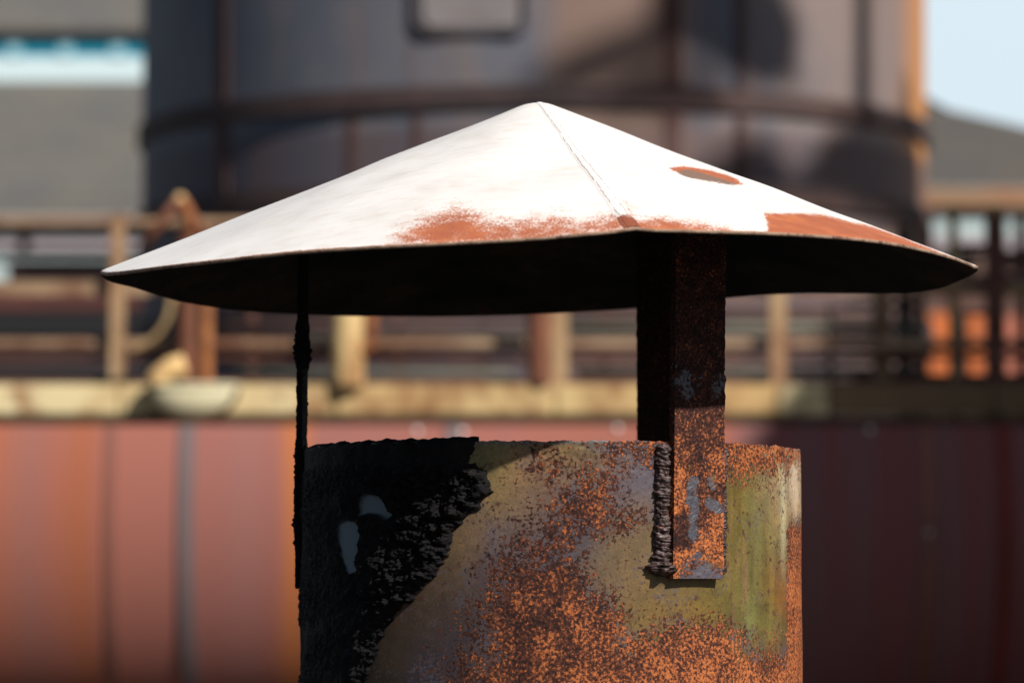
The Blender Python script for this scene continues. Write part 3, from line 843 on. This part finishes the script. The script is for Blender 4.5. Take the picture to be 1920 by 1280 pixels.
RL = thing('railing', 'long rusty tan handrail with evenly spaced posts on the walkway', 'railing', (0, YR, 0))
m_tan = weathered('tan_rail', (.35, .245, .135), (.15, .06, .03), .46, 9, (1, 1, .5), .7, second=(.30, .17, .09))
m_tan2 = weathered('dull_rail', (.30, .20, .12), (.13, .055, .03), .5, 5, (.5, 1, 1), .7)
m_brown = weathered('brown_rail', (.14, .06, .04), (.08, .03, .022), .5, 7, (.5, 1, 1), .7)
m_dark = weathered('dark_bracket', (.02, .015, .014), (.04, .018, .012), .4, 8)
for pxp, wpx, mt in ((-185, 30, m_tan), (221, 27, m_tan), (632, 20, m_brown), (1048, 33, m_tan), (1459, 32, m_tan), (1868, 34, m_brown)):
    bm = bmesh.new()
    w = X(pxp + wpx / 2, YR) - X(pxp - wpx / 2, YR)
    x = X(pxp, YR)
    t = .012                                                     # angle iron: two legs
    prism(bm, [(x - w / 2, -.035), (x + w / 2, -.035), (x + w / 2, -.035 + t), (x - w / 2 + t, -.035 + t), (x - w / 2 + t, .02), (x - w / 2, .02)], 'x', 0, 1)
    for v in bm.verts:                                           # re-read: polygon in plan, extruded in z
        a_, u_, v_ = v.co.x, v.co.y, v.co.z
        v.co = (u_, v_, Z(780, YR) + a_ * (Z(404, YR) - Z(780, YR)))
    p = obj('post', bm, mt, RL)
    bm = bmesh.new()
    xx = x + (-.024 if pxp > 300 else .0)
    box(bm, xx - .026, xx + .026, -.048, -.0355, Z(786, YR), Z(744, YR))
    obj('foot_plate', bm, m_dark, p, bevel=.002)
def rail(py0, py1, mat, name, dy=0.0, x0=-8, x1=8, round_=True):
    bm = bmesh.new()
    z0, z1 = Z(py1, YR), Z(py0, YR)
    if round_:
        tube(bm, [(x0, dy, (z0 + z1) / 2), (0, dy, (z0 + z1) / 2), (x1, dy, (z0 + z1) / 2)], (z1 - z0) / 2)
    else: box(bm, x0, x1, dy - .008, dy + .008, z0, z1)
    return obj(name, bm, mat, RL, round_)
rail(407, 428, m_tan2, 'top_rail', .045, x1=X(1475, YR))
rail(526, 552, m_tan2, 'middle_rail', .04, round_=False)
rail(634, 656, m_tan2, 'lower_rail', .045)
rail(662, 674, m_brown, 'thin_rod', .06)
rail(711, 722, m_brown, 'toe_rod', .05)

# ---- valve column with bracket, elbow and hoop, on the left of the walkway
YV = YK + .035
m_rustor = weathered('orange_rust', (.30, .10, .03), (.12, .04, .02), .48, 10, (1, 1, .5), .8, second=(.38, .16, .06))
m_buff = weathered('buff_pipe', (.56, .36, .15), (.30, .14, .05), .36, 8, rough=.7, second=(.60, .42, .20))
m_brk = weathered('red_brown_bracket', (.20, .075, .04), (.10, .04, .025), .45, 9)
m_grn0 = weathered('tan_rod', (.36, .25, .12), (.22, .11, .05), .45, 8)
VC = thing('valve_column', 'orange rusted valve column with a pointed bracket at the left of the walkway', 'valve', (X(365, YV), YV, Z(780, YV)))
vz0 = Z(780, YV); vx = X(365, YV)
def L(px, py): return (X(px, YV) - vx, 0, Z(py, YV) - vz0)
bm = bmesh.new()
tube(bm, [L(352, 725), L(352, 560), L(352, 440)], .038, 18); obj('column', bm, m_brk, VC)
bm = bmesh.new()
a = L(388, 720); b_ = L(388, 440)
tube(bm, [(a[0], -.03, a[2]), (b_[0], -.03, b_[2])], .019, 14); obj('side_pipe', bm, m_rustor, VC)
bm = bmesh.new(); tube(bm, [L(262, 470), L(300, 415), L(335, 372)], .016, 12); obj('bracket_arm', bm, m_brk, VC, True)
bm = bmesh.new(); tube(bm, [L(335, 372), L(365, 412), L(402, 455)], .012, 12); obj('bracket_arm', bm, m_brk, VC, True)
bm = bmesh.new(); tube(bm, [L(338, 376), L(352, 400), L(356, 440)], .02, 12); obj('lever', bm, m_rustor, VC, True)
bm = bmesh.new(); bmesh.ops.create_uvsphere(bm, u_segments=20, v_segments=12, radius=.019, matrix=Matrix.Translation(L(335, 374))); obj('pivot_boss', bm, m_buff, VC, True)
bm = bmesh.new()
tube(bm, [L(325 + 8 * math.cos(t), 555) if k == 0 else L(234 + 88 * math.cos(t), 565 + 92 * math.sin(t)) for k, t in enumerate(np.linspace(-.1, 1.5, 14))], .0095, 12)
o = obj('curved_rod', bm, m_grn0, VC, True); o.location.y = -.06
# bowl with elbow
m_bowl = weathered('cream_bowl', (.62, .56, .36), (.40, .28, .12), .32, 6, second=(.55, .52, .36))
YB = YK - .075
fx, fz = X(362, YB), Z(785, YB)
FN = thing('drain_funnel', 'round cream drain funnel with a buff elbow pipe, hung on the kerb beam', 'funnel', (fx, YB, fz))
def LB(px, py, dy=0): return (X(px, YB) - fx, dy, Z(py, YB) - fz)
bm = bmesh.new()
Rw = X(445, YB) - X(362, YB)
top = Z(722, YB) - fz; bot = Z(783, YB) - fz
rings = []
for k in range(11):
    t = k / 10
    r = Rw * math.cos(t * math.pi / 2) ** .8; z = top + (bot - top) * math.sin(t * math.pi / 2)
    rings.append([bm.verts.new((max(r, .004) * math.cos(2 * math.pi * j / 36), max(r, .004) * .42 * math.sin(2 * math.pi * j / 36), z)) for j in range(36)])
for r0, r1 in zip(rings, rings[1:]):
    for j in range(36): bm.faces.new((r0[j], r0[(j + 1) % 36], r1[(j + 1) % 36], r1[j]))
bm.faces.new(rings[-1])
obj('bowl', bm, m_bowl, FN, True)
bm = bmesh.new()
tube(bm, [(Rw * 1.0 * math.cos(t), -.42 * Rw * math.sin(t), top + (bot - top) * .12 * 0 - .0) for t in np.linspace(0, 2 * math.pi, 40)], .006, 8, False)
obj('bowl_rim', bm, m_bowl, FN, True)
bm = bmesh.new()
tube(bm, [LB(362 - 84 * math.cos(t), 722 + 66 * math.sin(t), -.012) for t in np.linspace(.1, math.pi - .1, 20)], .010, 8)
obj('hanger_strap', bm, m_moss, FN, True)
bm = bmesh.new()
tube(bm, [LB(288, 728), LB(298, 708), LB(322, 690), LB(346, 682)], [.04, .037, .036, .034], 16)
obj('elbow_pipe', bm, m_buff, FN, True)
# thick buff standpipe and the dark column beside the posts
def standpipe(px, w, py0, py1, mat, label, y, cat='pipe', flange=True, rough_=0):
    x, z0, z1 = X(px, y), Z(py1, y), Z(py0, y)
    t = thing('standpipe', label, cat, (x, y, z0), 'pipes standing on the walkway')
    r = (X(px + w / 2, y) - X(px - w / 2, y)) / 2
    bm = bmesh.new(); tube(bm, [(0, 0, 0), (0, 0, (z1 - z0) * .45), (0, 0, (z1 - z0) * .5), (0, 0, z1 - z0)], [r * .97, r * .98, r, r * 1.02], 20)
    obj('pipe_body', bm, mat, t)
    if flange:
        bm = bmesh.new(); tube(bm, [(0, 0, (z1 - z0) * .46), (0, 0, (z1 - z0) * .52)], r * 1.25, 20); obj('flange', bm, mat, t)
    return t
stp = standpipe(652, 62, 470, 722, weathered('streaky_buff', (.50, .31, .12), (.24, .11, .04), .47, 9, (1, 1, .35), .75, second=(.58, .42, .20)), 'thick streaky buff standpipe under the cap beside the thin strut', YK + .0, flange=False)
bm = bmesh.new(); z_ = Z(470, YK) - Z(722, YK); dx = X(697, YK) - X(652, YK)
tube(bm, [(.02, -.012, z_ * .22), (dx, -.012, z_ * .30), (dx, -.012, z_ * .6), (dx + .01, -.012, z_)], .019, 12); obj('side_pipe', bm, m_rustor, stp, True)
standpipe(1010, 44, 440, 722, m_brk, 'red brown standpipe tight beside a tan railing post', YK + .02, flange=False)
standpipe(1655, 38, 440, 735, m_tan2, 'thin dull tan standpipe behind the shaded end of the railing', YR + .2, flange=False)

# ---- pipes running behind the railing, on hangers
YP = YR + .55
RK = thing('pipe_rack', 'rack of thin rusty and greenish pipes running behind the railing, before the tank', 'pipes', (0, YP, Z(780, YP)))
m_gg = weathered('grey_green_pipe', (.15, .15, .115), (.11, .06, .045), .42, 4, (.3, 1, 1))
m_mv = weathered('mauve_pipe', (.13, .085, .085), (.10, .045, .035), .45, 4, (.3, 1, 1))
m_pl = weathered('pale_line', (.34, .32, .26), (.18, .10, .06), .42, 6, (.3, 1, 1))
for py0, py1, mt, xa, xb, dy in ((568, 582, m_mv, 420, 1735, .0), (603, 623, m_gg, 1062, 1735, .02), (604, 614, m_mv, 420, 1040, .02), (628, 632, m_pl, 560, 1735, -.02), (690, 706, m_gg, 440, 960, .0), (688, 709, m_gg, 1080, 1735, .01),
                                 (676, 681, m_brown, 420, 1735, -.03), (470, 482, m_brown, 1500, 2200, 0), (512, 526, m_mv, 1600, 2200, .02), (548, 556, m_tan2, 1600, 2200, -.02), (700, 716, m_brown, 1600, 2200, .0)):
    bm = bmesh.new(); z0, z1 = Z(py1, YP) - Z(780, YP), Z(py0, YP) - Z(780, YP)
    tube(bm, [(X(xa, YP), dy, (z0 + z1) / 2), (X(xb, YP), dy, (z0 + z1) / 2)], (z1 - z0) / 2, 12); obj('pipe_run', bm, mt, RK, True)
for pp, w, mt, tp in ((470, 14, m_brown, 540), (745, 12, m_brown, 560), (905, 9, m_dark, 560), (1135, 9, m_brown, 560), (1338, 14, m_mv, 540), (1562, 10, m_dark, 560), (1702, 26, m_dark, 420), (1735, 14, m_brown, 400), (1925, 20, m_brown, 400), (1990, 20, m_dark, 400)):
    bm = bmesh.new(); x = X(pp, YP); r_ = w / 2 / F * (YP + DIST)
    box(bm, x - r_, x + r_, .06, .09, 0, Z(tp, YP) - Z(780, YP)); obj('hanger', bm, mt, RK)

# ---- slim ladder frame at the right end
m_grn = weathered('greenish_tan', (.36, .28, .13), (.20, .10, .05), .4, 8)
YL = YR + .3
LD = thing('ladder', 'pale tan steel ladder frame standing at the shaded right end', 'ladder', (X(1830, YL), YL, Z(780, YL)))
lx = X(1830, YL); lz0 = Z(780, YL)
for pp, w in ((1790, 24), (1870, 24)):
    bm = bmesh.new(); r = .016
    box(bm, X(pp, YL) - lx - r, X(pp, YL) - lx + r, -.02, .02, 0, Z(385, YL) - lz0); obj('stile', bm, m_grn, LD, bevel=.003)
for py in range(400, 780, 62):
    bm = bmesh.new(); z = Z(py, YL) - lz0
    tube(bm, [(X(1790, YL) - lx + .0165, 0, z), (X(1870, YL) - lx - .0165, 0, z)], .009, 10); obj('rung', bm, m_brown, LD, True)

# ================================================================== BIG STEEL TANK
TR = 2.2
TD = TR / math.sin(math.atan(737 / F)) * 1.0
YT = TD - DIST
TX = (1001 - 960) / F * TD
m_tank, nt, b = new_mat('tank_plate')
k1 = noise(nt, 1.3, 6, .6, stretch=(1, 1, .16))
k2 = noise(nt, 3.6, 6, .65, stretch=(1, 1, .10), offset=4)
k3 = noise(nt, .7, 5, .6, offset=9)
kc = ramp(nt, k3, [(.32, (.062, .078, .112)), (.5, (.098, .104, .128)), (.66, (.155, .142, .146))])
kc = mix_col(nt, maprange(nt, k1, .47, .64, 0, .8), kc, (.19, .115, .082))
kc = mix_col(nt, maprange(nt, k2, .6, .75, 0, .7), kc, (.09, .04, .03))
# the right flank is stained orange
geo = nt.nodes.new('ShaderNodeTexCoord')
sep = nt.nodes.new('ShaderNodeSeparateXYZ'); nt.links.new(geo.outputs['Object'], sep.inputs[0])
orr = maprange(nt, math_node(nt, 'ADD', sep.outputs[0], math_node(nt, 'MULTIPLY', math_node(nt, 'SUBTRACT', k1, .5), .5)), TR * .86, TR * .965)
wrm = maprange(nt, math_node(nt, 'ADD', sep.outputs[0], math_node(nt, 'MULTIPLY', math_node(nt, 'SUBTRACT', k3, .5), 1.2)), .9, 1.6)
kc = mix_col(nt, math_node(nt, 'MULTIPLY', wrm, .7), kc, (.20, .145, .125))
kc = mix_col(nt, orr, kc, (.42, .18, .055))
low_ = maprange(nt, math_node(nt, 'ADD', sep.outputs[2], math_node(nt, 'MULTIPLY', k1, .1)), 3.36, 3.44, 1, 0)
kc = mix_col(nt, math_node(nt, 'MULTIPLY', low_, .8), kc, mix_col(nt, maprange(nt, k1, .4, .6), (.075, .062, .075), (.10, .066, .062)))
nt.links.new(kc, b.inputs['Base Color']); b.inputs['Roughness'].default_value = .7; b.inputs['Specular IOR Level'].default_value = .25
m_band = weathered('tank_band', (.052, .038, .038), (.04, .026, .026), .45, 4, rough=.8, second=(.072, .042, .036))
m_trust = weathered('tank_seam', (.085, .040, .034), (.06, .038, .04), .45, 3, (1, 1, .3), .75)
TK = thing('storage_tank', 'huge round grey steel tank with brown bands, behind the walkway', 'tank', (TX, YT, 0))
def ring_wall(name, r, z0, z1, mat, a0=0, a1=360, seg=160, parent=TK, th_=0.0):
    bm = bmesh.new()
    full = (a1 - a0) >= 360
    A, B = [], []
    for k in range(seg + (0 if full else 1)):
        a = R(a0 + (a1 - a0) * k / seg)
        A.append(bm.verts.new((r * math.sin(a), -r * math.cos(a), z0))); B.append(bm.verts.new((r * math.sin(a), -r * math.cos(a), z1)))
    if not full:
        pass
    n = len(A)
    for k in range(n if full else n - 1):
        bm.faces.new((A[k], A[(k + 1) % n], B[(k + 1) % n], B[k]))
    if th_:
        ext = bmesh.ops.solidify(bm, geom=bm.faces[:], thickness=th_)
    return obj(name, bm, mat, parent, True)
ring_wall('shell', TR, 0, 9.0, m_tank, seg=200)
bm = bmesh.new()
bmesh.ops.create_cone(bm, cap_ends=True, segments=96, radius1=TR + .02, radius2=.2, depth=.7, matrix=Matrix.Translation((0, 0, 9.36))); obj('roof', bm, m_tank, TK)
def zt_edge(py): return ZCAM + (at(960, py, YT)[2] - ZCAM)
zb0 = zt_edge(268)
def hoop(z, h, proud, mat):
    bm = bmesh.new()
    seg = 160
    rings = []
    for rr_, zz in ((TR - .01, z - h / 2), (TR + proud, z - h / 2), (TR + proud, z + h / 2), (TR - .01, z + h / 2)):
        rings.append([bm.verts.new((rr_ * math.sin(2 * math.pi * k / seg), -rr_ * math.cos(2 * math.pi * k / seg), zz)) for k in range(seg)])
    for r0, r1 in zip(rings, rings[1:]):
        for k in range(seg): bm.faces.new((r0[k], r0[(k + 1) % seg], r1[(k + 1) % seg], r1[k]))
    return obj('band', bm, mat, TK)
hoop(zb0, .10, .03, m_band)
hoop(zt_edge(418) - .02, .09, .03, m_band)
hoop(zb0 + 3.0, .10, .03, m_band)
hoop(zt_edge(640), .16, .04, m_band)
def vseam(px, wpx, mat, py0=-900, py1=418, proud=.012, name='plate_seam'):
    s_ = (px - 1001) / 737.0
    a = math.asin(s_); w = wpx / 737.0 / max(math.cos(a), .25)
    yf = YT - TR * math.cos(a)
    z0, z1 = Z(py1, yf), min(Z(py0, yf), 8.9)
    bm = bmesh.new(); n = 4; A, B = [], []
    pts = [(-.5, -.01), (-.5, proud), (0, proud), (.5, proud), (.5, -.01)]
    for f, d in pts:
        aa = a + f * w
        A.append(bm.verts.new(((TR + d) * math.sin(aa), -(TR + d) * math.cos(aa), z0)))
        B.append(bm.verts.new(((TR + d) * math.sin(aa), -(TR + d) * math.cos(aa), z1)))
    for k in range(4): bm.faces.new((A[k], A[k + 1], B[k + 1], B[k]))
    return obj(name, bm, mat, TK)
vseam(456, 24, m_trust); vseam(1228, 26, m_trust); vseam(1345, 16, m_trust); vseam(690, 14, m_trust, 205, 418, .006); vseam(800, 12, m_trust, 215, 300, .006)
vseam(1712, 40, weathered('orange_flank', (.42, .18, .05), (.28, .11, .035), .4, 4, (1, 1, .3), .75), -900, 600, .004, 'stain_plate') if False else None
# hatch: rounded frame round a shallow door
def on_tank(px, py, proud):
    s_ = (px - 1001) / 737.0
    a = math.asin(s_)
    y = YT - TR * math.cos(a)
    return Vector(((TR + proud) * math.sin(a), -(TR + proud) * math.cos(a), Z(py, y)))
def rrect(x0, x1, y0, y1, r, n=6):
    pts = []
    for cx, cy, a0 in ((x1 - r, y0 + r, -90), (x1 - r, y1 - r, 0), (x0 + r, y1 - r, 90), (x0 + r, y0 + r, 180)):
        for k in range(n + 1):
            a = R(a0 + 90 * k / n); pts.append((cx + r * math.cos(a), cy + r * math.sin(a)))
    return pts
ho = rrect(800, 984, -130, 62, 26)
bm = bmesh.new()
pts = [on_tank(x, y, .02) for x, y in ho]; pts.append(pts[0])
tube(bm, pts, .015, 8, False)
hf = obj('hatch_frame', bm, weathered('hatch_frame_paint', (.090, .078, .084), (.11, .07, .06), .4, 6), TK, True)
bm = bmesh.new()
vs = [bm.verts.new(on_tank(x, y, .012)) for x, y in rrect(812, 972, -118, 50, 20)]
bm.faces.new(vs); ob = obj('hatch_door', bm, weathered('hatch_paint', (.21, .19, .19), (.17, .12, .10), .4, 2), TK)

# ================================================================== unseen casters added off to the right to throw the shade
m_brick, nt, b = new_mat('brick')
bt = nt.nodes.new('ShaderNodeTexBrick'); bt.inputs['Scale'].default_value = 4
bt.inputs['Color1'].default_value = (.22, .08, .05, 1); bt.inputs['Color2'].default_value = (.16, .06, .04, 1); bt.inputs['Mortar'].default_value = (.2, .18, .16, 1)
tcn = nt.nodes.new('ShaderNodeTexCoord'); mpn = nt.nodes.new('ShaderNodeMapping'); mpn.inputs['Rotation'].default_value = (R(90), 0, R(90))
nt.links.new(tcn.outputs['Object'], mpn.inputs[0]); nt.links.new(mpn.outputs[0], bt.inputs['Vector']); nt.links.new(bt.outputs[0], b.inputs['Base Color'])
b.inputs['Roughness'].default_value = .9
wx, wy = X(1478, YW), YW
SXc = 5.0
tt = (SXc - wx) / (sx / math.cos(R(SUN_EL)))
ycorner = wy + tt * (sy / math.cos(R(SUN_EL)))
SHZ = Z(740, YW) - .08 + tt * math.tan(R(SUN_EL))
SH = thing('shade_block', 'unseen brick block with a flat roof, added to shade the right of the bunker', 'building', (SXc + 2.5, ycorner + 1.5, 0))  # added out of view only to shade the bunker's right part
bm = bmesh.new(); box(bm, -2.5, 2.5, -1.5, 1.5, 0, SHZ - .25); obj('wall', bm, m_brick, SH)
bm = bmesh.new(); box(bm, -2.56, 2.56, -1.5, 1.56, SHZ - .248, SHZ); obj('roof', bm, m_deck, SH)
bm = bmesh.new(); box(bm, -2.54, -2.502, -.5, .5, 0.02, 2.1); obj('door', bm, m_brk, SH)
# added unseen plates and bars, cut so that their shadows fall on the tank
GX = 8.6
def trace(px, py):
    s_ = (px - 1001) / 737.0
    a = math.asin(max(-.999, min(.999, s_)))
    x, y = TX + TR * math.sin(a), YT - TR * math.cos(a)
    z = Z(py, y)
    t = (GX - x) / S[0]
    return (y + t * S[1], z + t * S[2])
GT = thing('tank_shadow_caster', 'unseen steel plates and bars added to cast shadows on the tank', 'shadow_caster', (0, 0, 0))
CASTER = [trace(*p) for p in ((1690, 470), (1688, 240), (1620, 225), (1540, 222), (1508, 240), (1470, 300), (1430, 330), (1380, 250), (1345, 262), (1250, 330), (1120, 395), (1040, 470))]
bm = bmesh.new(); prism(bm, CASTER, 'x', GX, GX + .14); obj('caster_mass', bm, m_deck, GT)
def caster_bar(name, pa, pb, ra, rb):
    bm = bmesh.new(); A, B = trace(*pa), trace(*pb)
    tube(bm, [(GX + .2, A[0], A[1]), (GX + .2, B[0], B[1])], [ra, rb], 16); return obj(name, bm, m_deck, GT, True)
caster_bar('column', (1545, -420), (1540, 235), .075, .085)
caster_bar('caster_stub', (1645, 92), (1640, 235), .055, .07)
for poly in ([(940,168),(1040,98),(1185,32),(1190,-60),(1395,-60),(1432,30),(1418,100),(1442,132),(1350,150),(1290,128),(1200,85),(1100,135),(1010,188),(930,192)],
             [(1192,118),(1262,132),(1300,178),(1205,206),(1090,212),(1100,182)]):
    bm = bmesh.new(); prism(bm, [trace(*p) for p in poly], 'x', GX + .01, GX + .13); obj('caster_plate', bm, m_deck, GT)
bm = bmesh.new()
ys = [h_[0] for h_ in CASTER]; zs_ = [h_[1] for h_ in CASTER]
for yy in (min(ys) + .2, max(ys) - .2):
    box(bm, GX, GX + .14, yy - .08, yy + .08, 0, min(zs_) + .02)
obj('caster_legs', bm, m_deck, GT)

# ================================================================== FAR SHED on the left (monitor roof) and gabled hall on the right
YH = 38.0
def roof_mat(name, base):
    m, nt, b = new_mat(name)
    bt = nt.nodes.new('ShaderNodeTexBrick'); bt.inputs['Scale'].default_value = 3.0
    bt.inputs['Color1'].default_value = (*base, 1); bt.inputs['Color2'].default_value = (*[c * .86 for c in base], 1); bt.inputs['Mortar'].default_value = (*[c * .6 for c in base], 1)
    tcn = nt.nodes.new('ShaderNodeTexCoord'); nt.links.new(tcn.outputs['Object'], bt.inputs['Vector'])
    st = noise(nt, .9, 5, .6)
    nt.links.new(mix_col(nt, 1.0, bt.outputs[0], ramp(nt, st, [(.35, (.86, .88, .95)), (.65, (1.1, 1.05, .95))]), 'MULTIPLY'), b.inputs['Base Color'])
    b.inputs['Roughness'].default_value = .85
    return m
m_roof = roof_mat('slate_roof', (.105, .10, .09))
m_roof2 = roof_mat('slate_roof_dark', (.07, .064, .056))
m_trim = weathered('dark_trim', (.03, .024, .022), (.05, .03, .02), .4, 2)
m_pbrown = weathered('purple_brown_wall', (.075, .045, .045), (.06, .03, .025), .45, 1.2)
m_wht, nt, b = new_mat('frosted_glass'); b.inputs['Base Color'].default_value = (.50, .62, .65, 1); b.inputs['Roughness'].default_value = .35
m_teal, nt, b = new_mat('teal_glass'); b.inputs['Base Color'].default_value = (.006, .22, .33, 1); b.inputs['Roughness'].default_value = .2
m_mull, nt, b = new_mat('mullion_paint'); b.inputs['Base Color'].default_value = (.22, .44, .52, 1); b.inputs['Roughness'].default_value = .5
m_voidshade, nt, b = new_mat('void_shade_paint'); b.inputs['Base Color'].default_value = (.004, .004, .006, 1); b.inputs['Roughness'].default_value = .9  # near black, painting the shade of the void under the shed
m_lilac, nt, b = new_mat('pale_wall'); b.inputs['Base Color'].default_value = (.34, .29, .31, 1); b.inputs['Roughness'].default_value = .8
m_cyan, nt, b = new_mat('pale_glass'); b.inputs['Base Color'].default_value = (.40, .48, .48, 1); b.inputs['Roughness'].default_value = .3  # the windows' reflection is painted into this pale base colour
m_gut = weathered('tan_gutter', (.28, .20, .13), (.20, .09, .04), .45, 1.5, (.5, 1, 1))
SHD = thing('industrial_shed', 'grey roofed shed with a bright teal and white skylight strip, left of the tank', 'building', (-12, YH, 0))
def slab(name, x0, x1, ya, za, yb, zb_, th_, mat, parent):
    """sloping slab between a low front edge and a high back edge (local y, world z)"""
    bm = bmesh.new(); prism(bm, [(ya, za), (yb, zb_), (yb, zb_ + th_), (ya, za + th_)], 'x', x0, x1)
    return obj(name, bm, mat, parent)
sl, sr = -9.0, 12.0 + X(520, YH)
def ZB(py, dy): return Z(py, YH + dy)
slab('lower_roof', sl, sr, -.06, ZB(404, -.06), 4.2, ZB(156, 4.2), .05, m_roof, SHD)
m_wl = bmesh.new(); box(m_wl, sl, sr, 4.21, 4.6, ZB(300, 4.2), ZB(60, 4.2)); obj('clerestory_wall', m_wl, m_trim, SHD)
bm = bmesh.new(); box(bm, sl, sr, 4.15, 4.20, ZB(154, 4.2), ZB(107, 4.2)); w_ = obj('skylight_strip', bm, m_wht, SHD)
bm = bmesh.new(); box(bm, sl, sr, 4.15, 4.20, ZB(106, 4.2), ZB(70, 4.2)); obj('tinted_strip', bm, m_teal, w_)
for pp in range(-680, 521, 98):
    bm = bmesh.new(); xx = X(pp + 14, YH + 4.1) + 12; box(bm, xx - .10, xx + .10, 4.12, 4.148, ZB(107, 4.2), ZB(76, 4.2)); obj('mullion', bm, m_mull, w_)
slab('upper_roof', sl, sr, 4.12, ZB(62, 4.12), 9, ZB(-260, 9), .1, m_roof, SHD)
bm = bmesh.new(); box(bm, sl, sr, 4.03, 4.11, ZB(70, 4.1), ZB(60, 4.1)); obj('fascia', bm, m_trim, SHD)
def strip(py0, py1, mat, name, parent, x0, x1, dy=0.0, th_=.06):
    bm = bmesh.new(); box(bm, x0, x1, dy, dy + th_, Z(py1, YH + dy), Z(py0, YH + dy)); return obj(name, bm, mat, parent)
bm = bmesh.new(); box(bm, sl, sr, .2, 8.5, 0, Z(406, YH)); obj('wall', bm, m_pbrown, SHD)
strip(372, 382, m_trim, 'snow_rail', SHD, sl, sr, .3)
strip(405, 427, m_gut, 'gutter', SHD, sl, sr, -.18, .11)
for k in range(9):
    x0 = sl + k * 2.45
    w_ = strip(429, 443, m_cyan, 'window', SHD, x0 + .05, x0 + 2.35, -.04)
    strip(444, 466, m_lilac, 'sill_panel', w_, x0 + .05, x0 + 2.35, -.04)
strip(483, 487, m_cyan, 'drip_rail', SHD, sl, sr, .0)
strip(554, 580, weathered('red_brown_band', (.10, .035, .028), (.06, .02, .018), .45, 1.2), 'wall_band', SHD, sl, sr, .1)
strip(582, 630, m_voidshade, 'void_shade', SHD, sl, 12 + X(262, YH), .12)
strip(685, 712, m_voidshade, 'void_shade', SHD, sl, 12 + X(262, YH), .12)
strip(468, 530, m_cyan, 'door_panel', SHD, 12 + X(-30, YH), 12 + X(9, YH), .05)
# right hall
YG = 38.0
GH = thing('gabled_hall', 'grey roofed hall with an orange door, right of the tank under the sky', 'building', (10, YG, 0))
hx0, hx1 = X(1400, YG) - 10, X(2420, YG) - 10
bm = bmesh.new()
ridge = (X(1740, YG) - 10, Z(166, YG + 3)); low = (X(2420, YG) - 10, Z(478, YG + 3))
sl_ = (low[1] - ridge[1]) / (low[0] - ridge[0])
# hipped slope: eave in front, hip line falling to the right
v = [bm.verts.new(p) for p in ((hx0, -.06, Z(352, YG)), (hx1, -.06, Z(352, YG)), (X(2030, YG + 3) - 10, 3.0, Z(352, YG + 3) * 1.0), (ridge[0], 3.0, ridge[1]), (hx0, 3.0, ridge[1] + .4))]
bm.faces.new(v[:2] + [v[2], v[3], v[4]])
obj('roof', bm, m_roof2, GH)
bm = bmesh.new(); tube(bm, [(ridge[0] - 3, 3, ridge[1] + .4), (ridge[0], 3.0, ridge[1] + .02), (X(2030, YG + 3) - 10, 3.0, Z(352, YG + 3))], .07, 10); obj('hip_cap', bm, m_trim, GH)
bm = bmesh.new(); box(bm, hx0, hx1, .2, 6, 0, Z(356, YG)); obj('wall', bm, weathered('brown_wall', (.12, .075, .06), (.09, .04, .03), .45, 1.2), GH)
strip(352, 388, weathered('rusty_gutter', (.27, .17, .10), (.26, .10, .045), .5, 1.2, (.5, 1, 1)), 'gutter', GH, hx0, hx1, -.18, .11)
for a, b_ in ((1640, 1735), (1752, 1862), (1888, 1990), (2010, 2120)):
    w_ = strip(402, 442, m_cyan, 'window', GH, X(a, YG) - 10, X(b_, YG) - 10, -.04)
    strip(444, 466, m_lilac, 'sill_panel', w_, X(a, YG) - 10, X(b_, YG) - 10, -.04)
m_ordoor = weathered('orange_door', (.55, .14, .035), (.38, .11, .05), .4, 1.5)
m_saldoor = weathered('salmon_door', (.42, .14, .09), (.30, .10, .07), .4, 1.5)
strip(588, 745, m_ordoor, 'door', GH, X(1747, YG) - 10, X(1798, YG) - 10, .1)
strip(588, 745, m_ordoor, 'door', GH, X(1822, YG) - 10, X(1846, YG) - 10, .1)
strip(592, 745, m_saldoor, 'door', GH, X(1886, YG) - 10, X(1990, YG) - 10, .1)
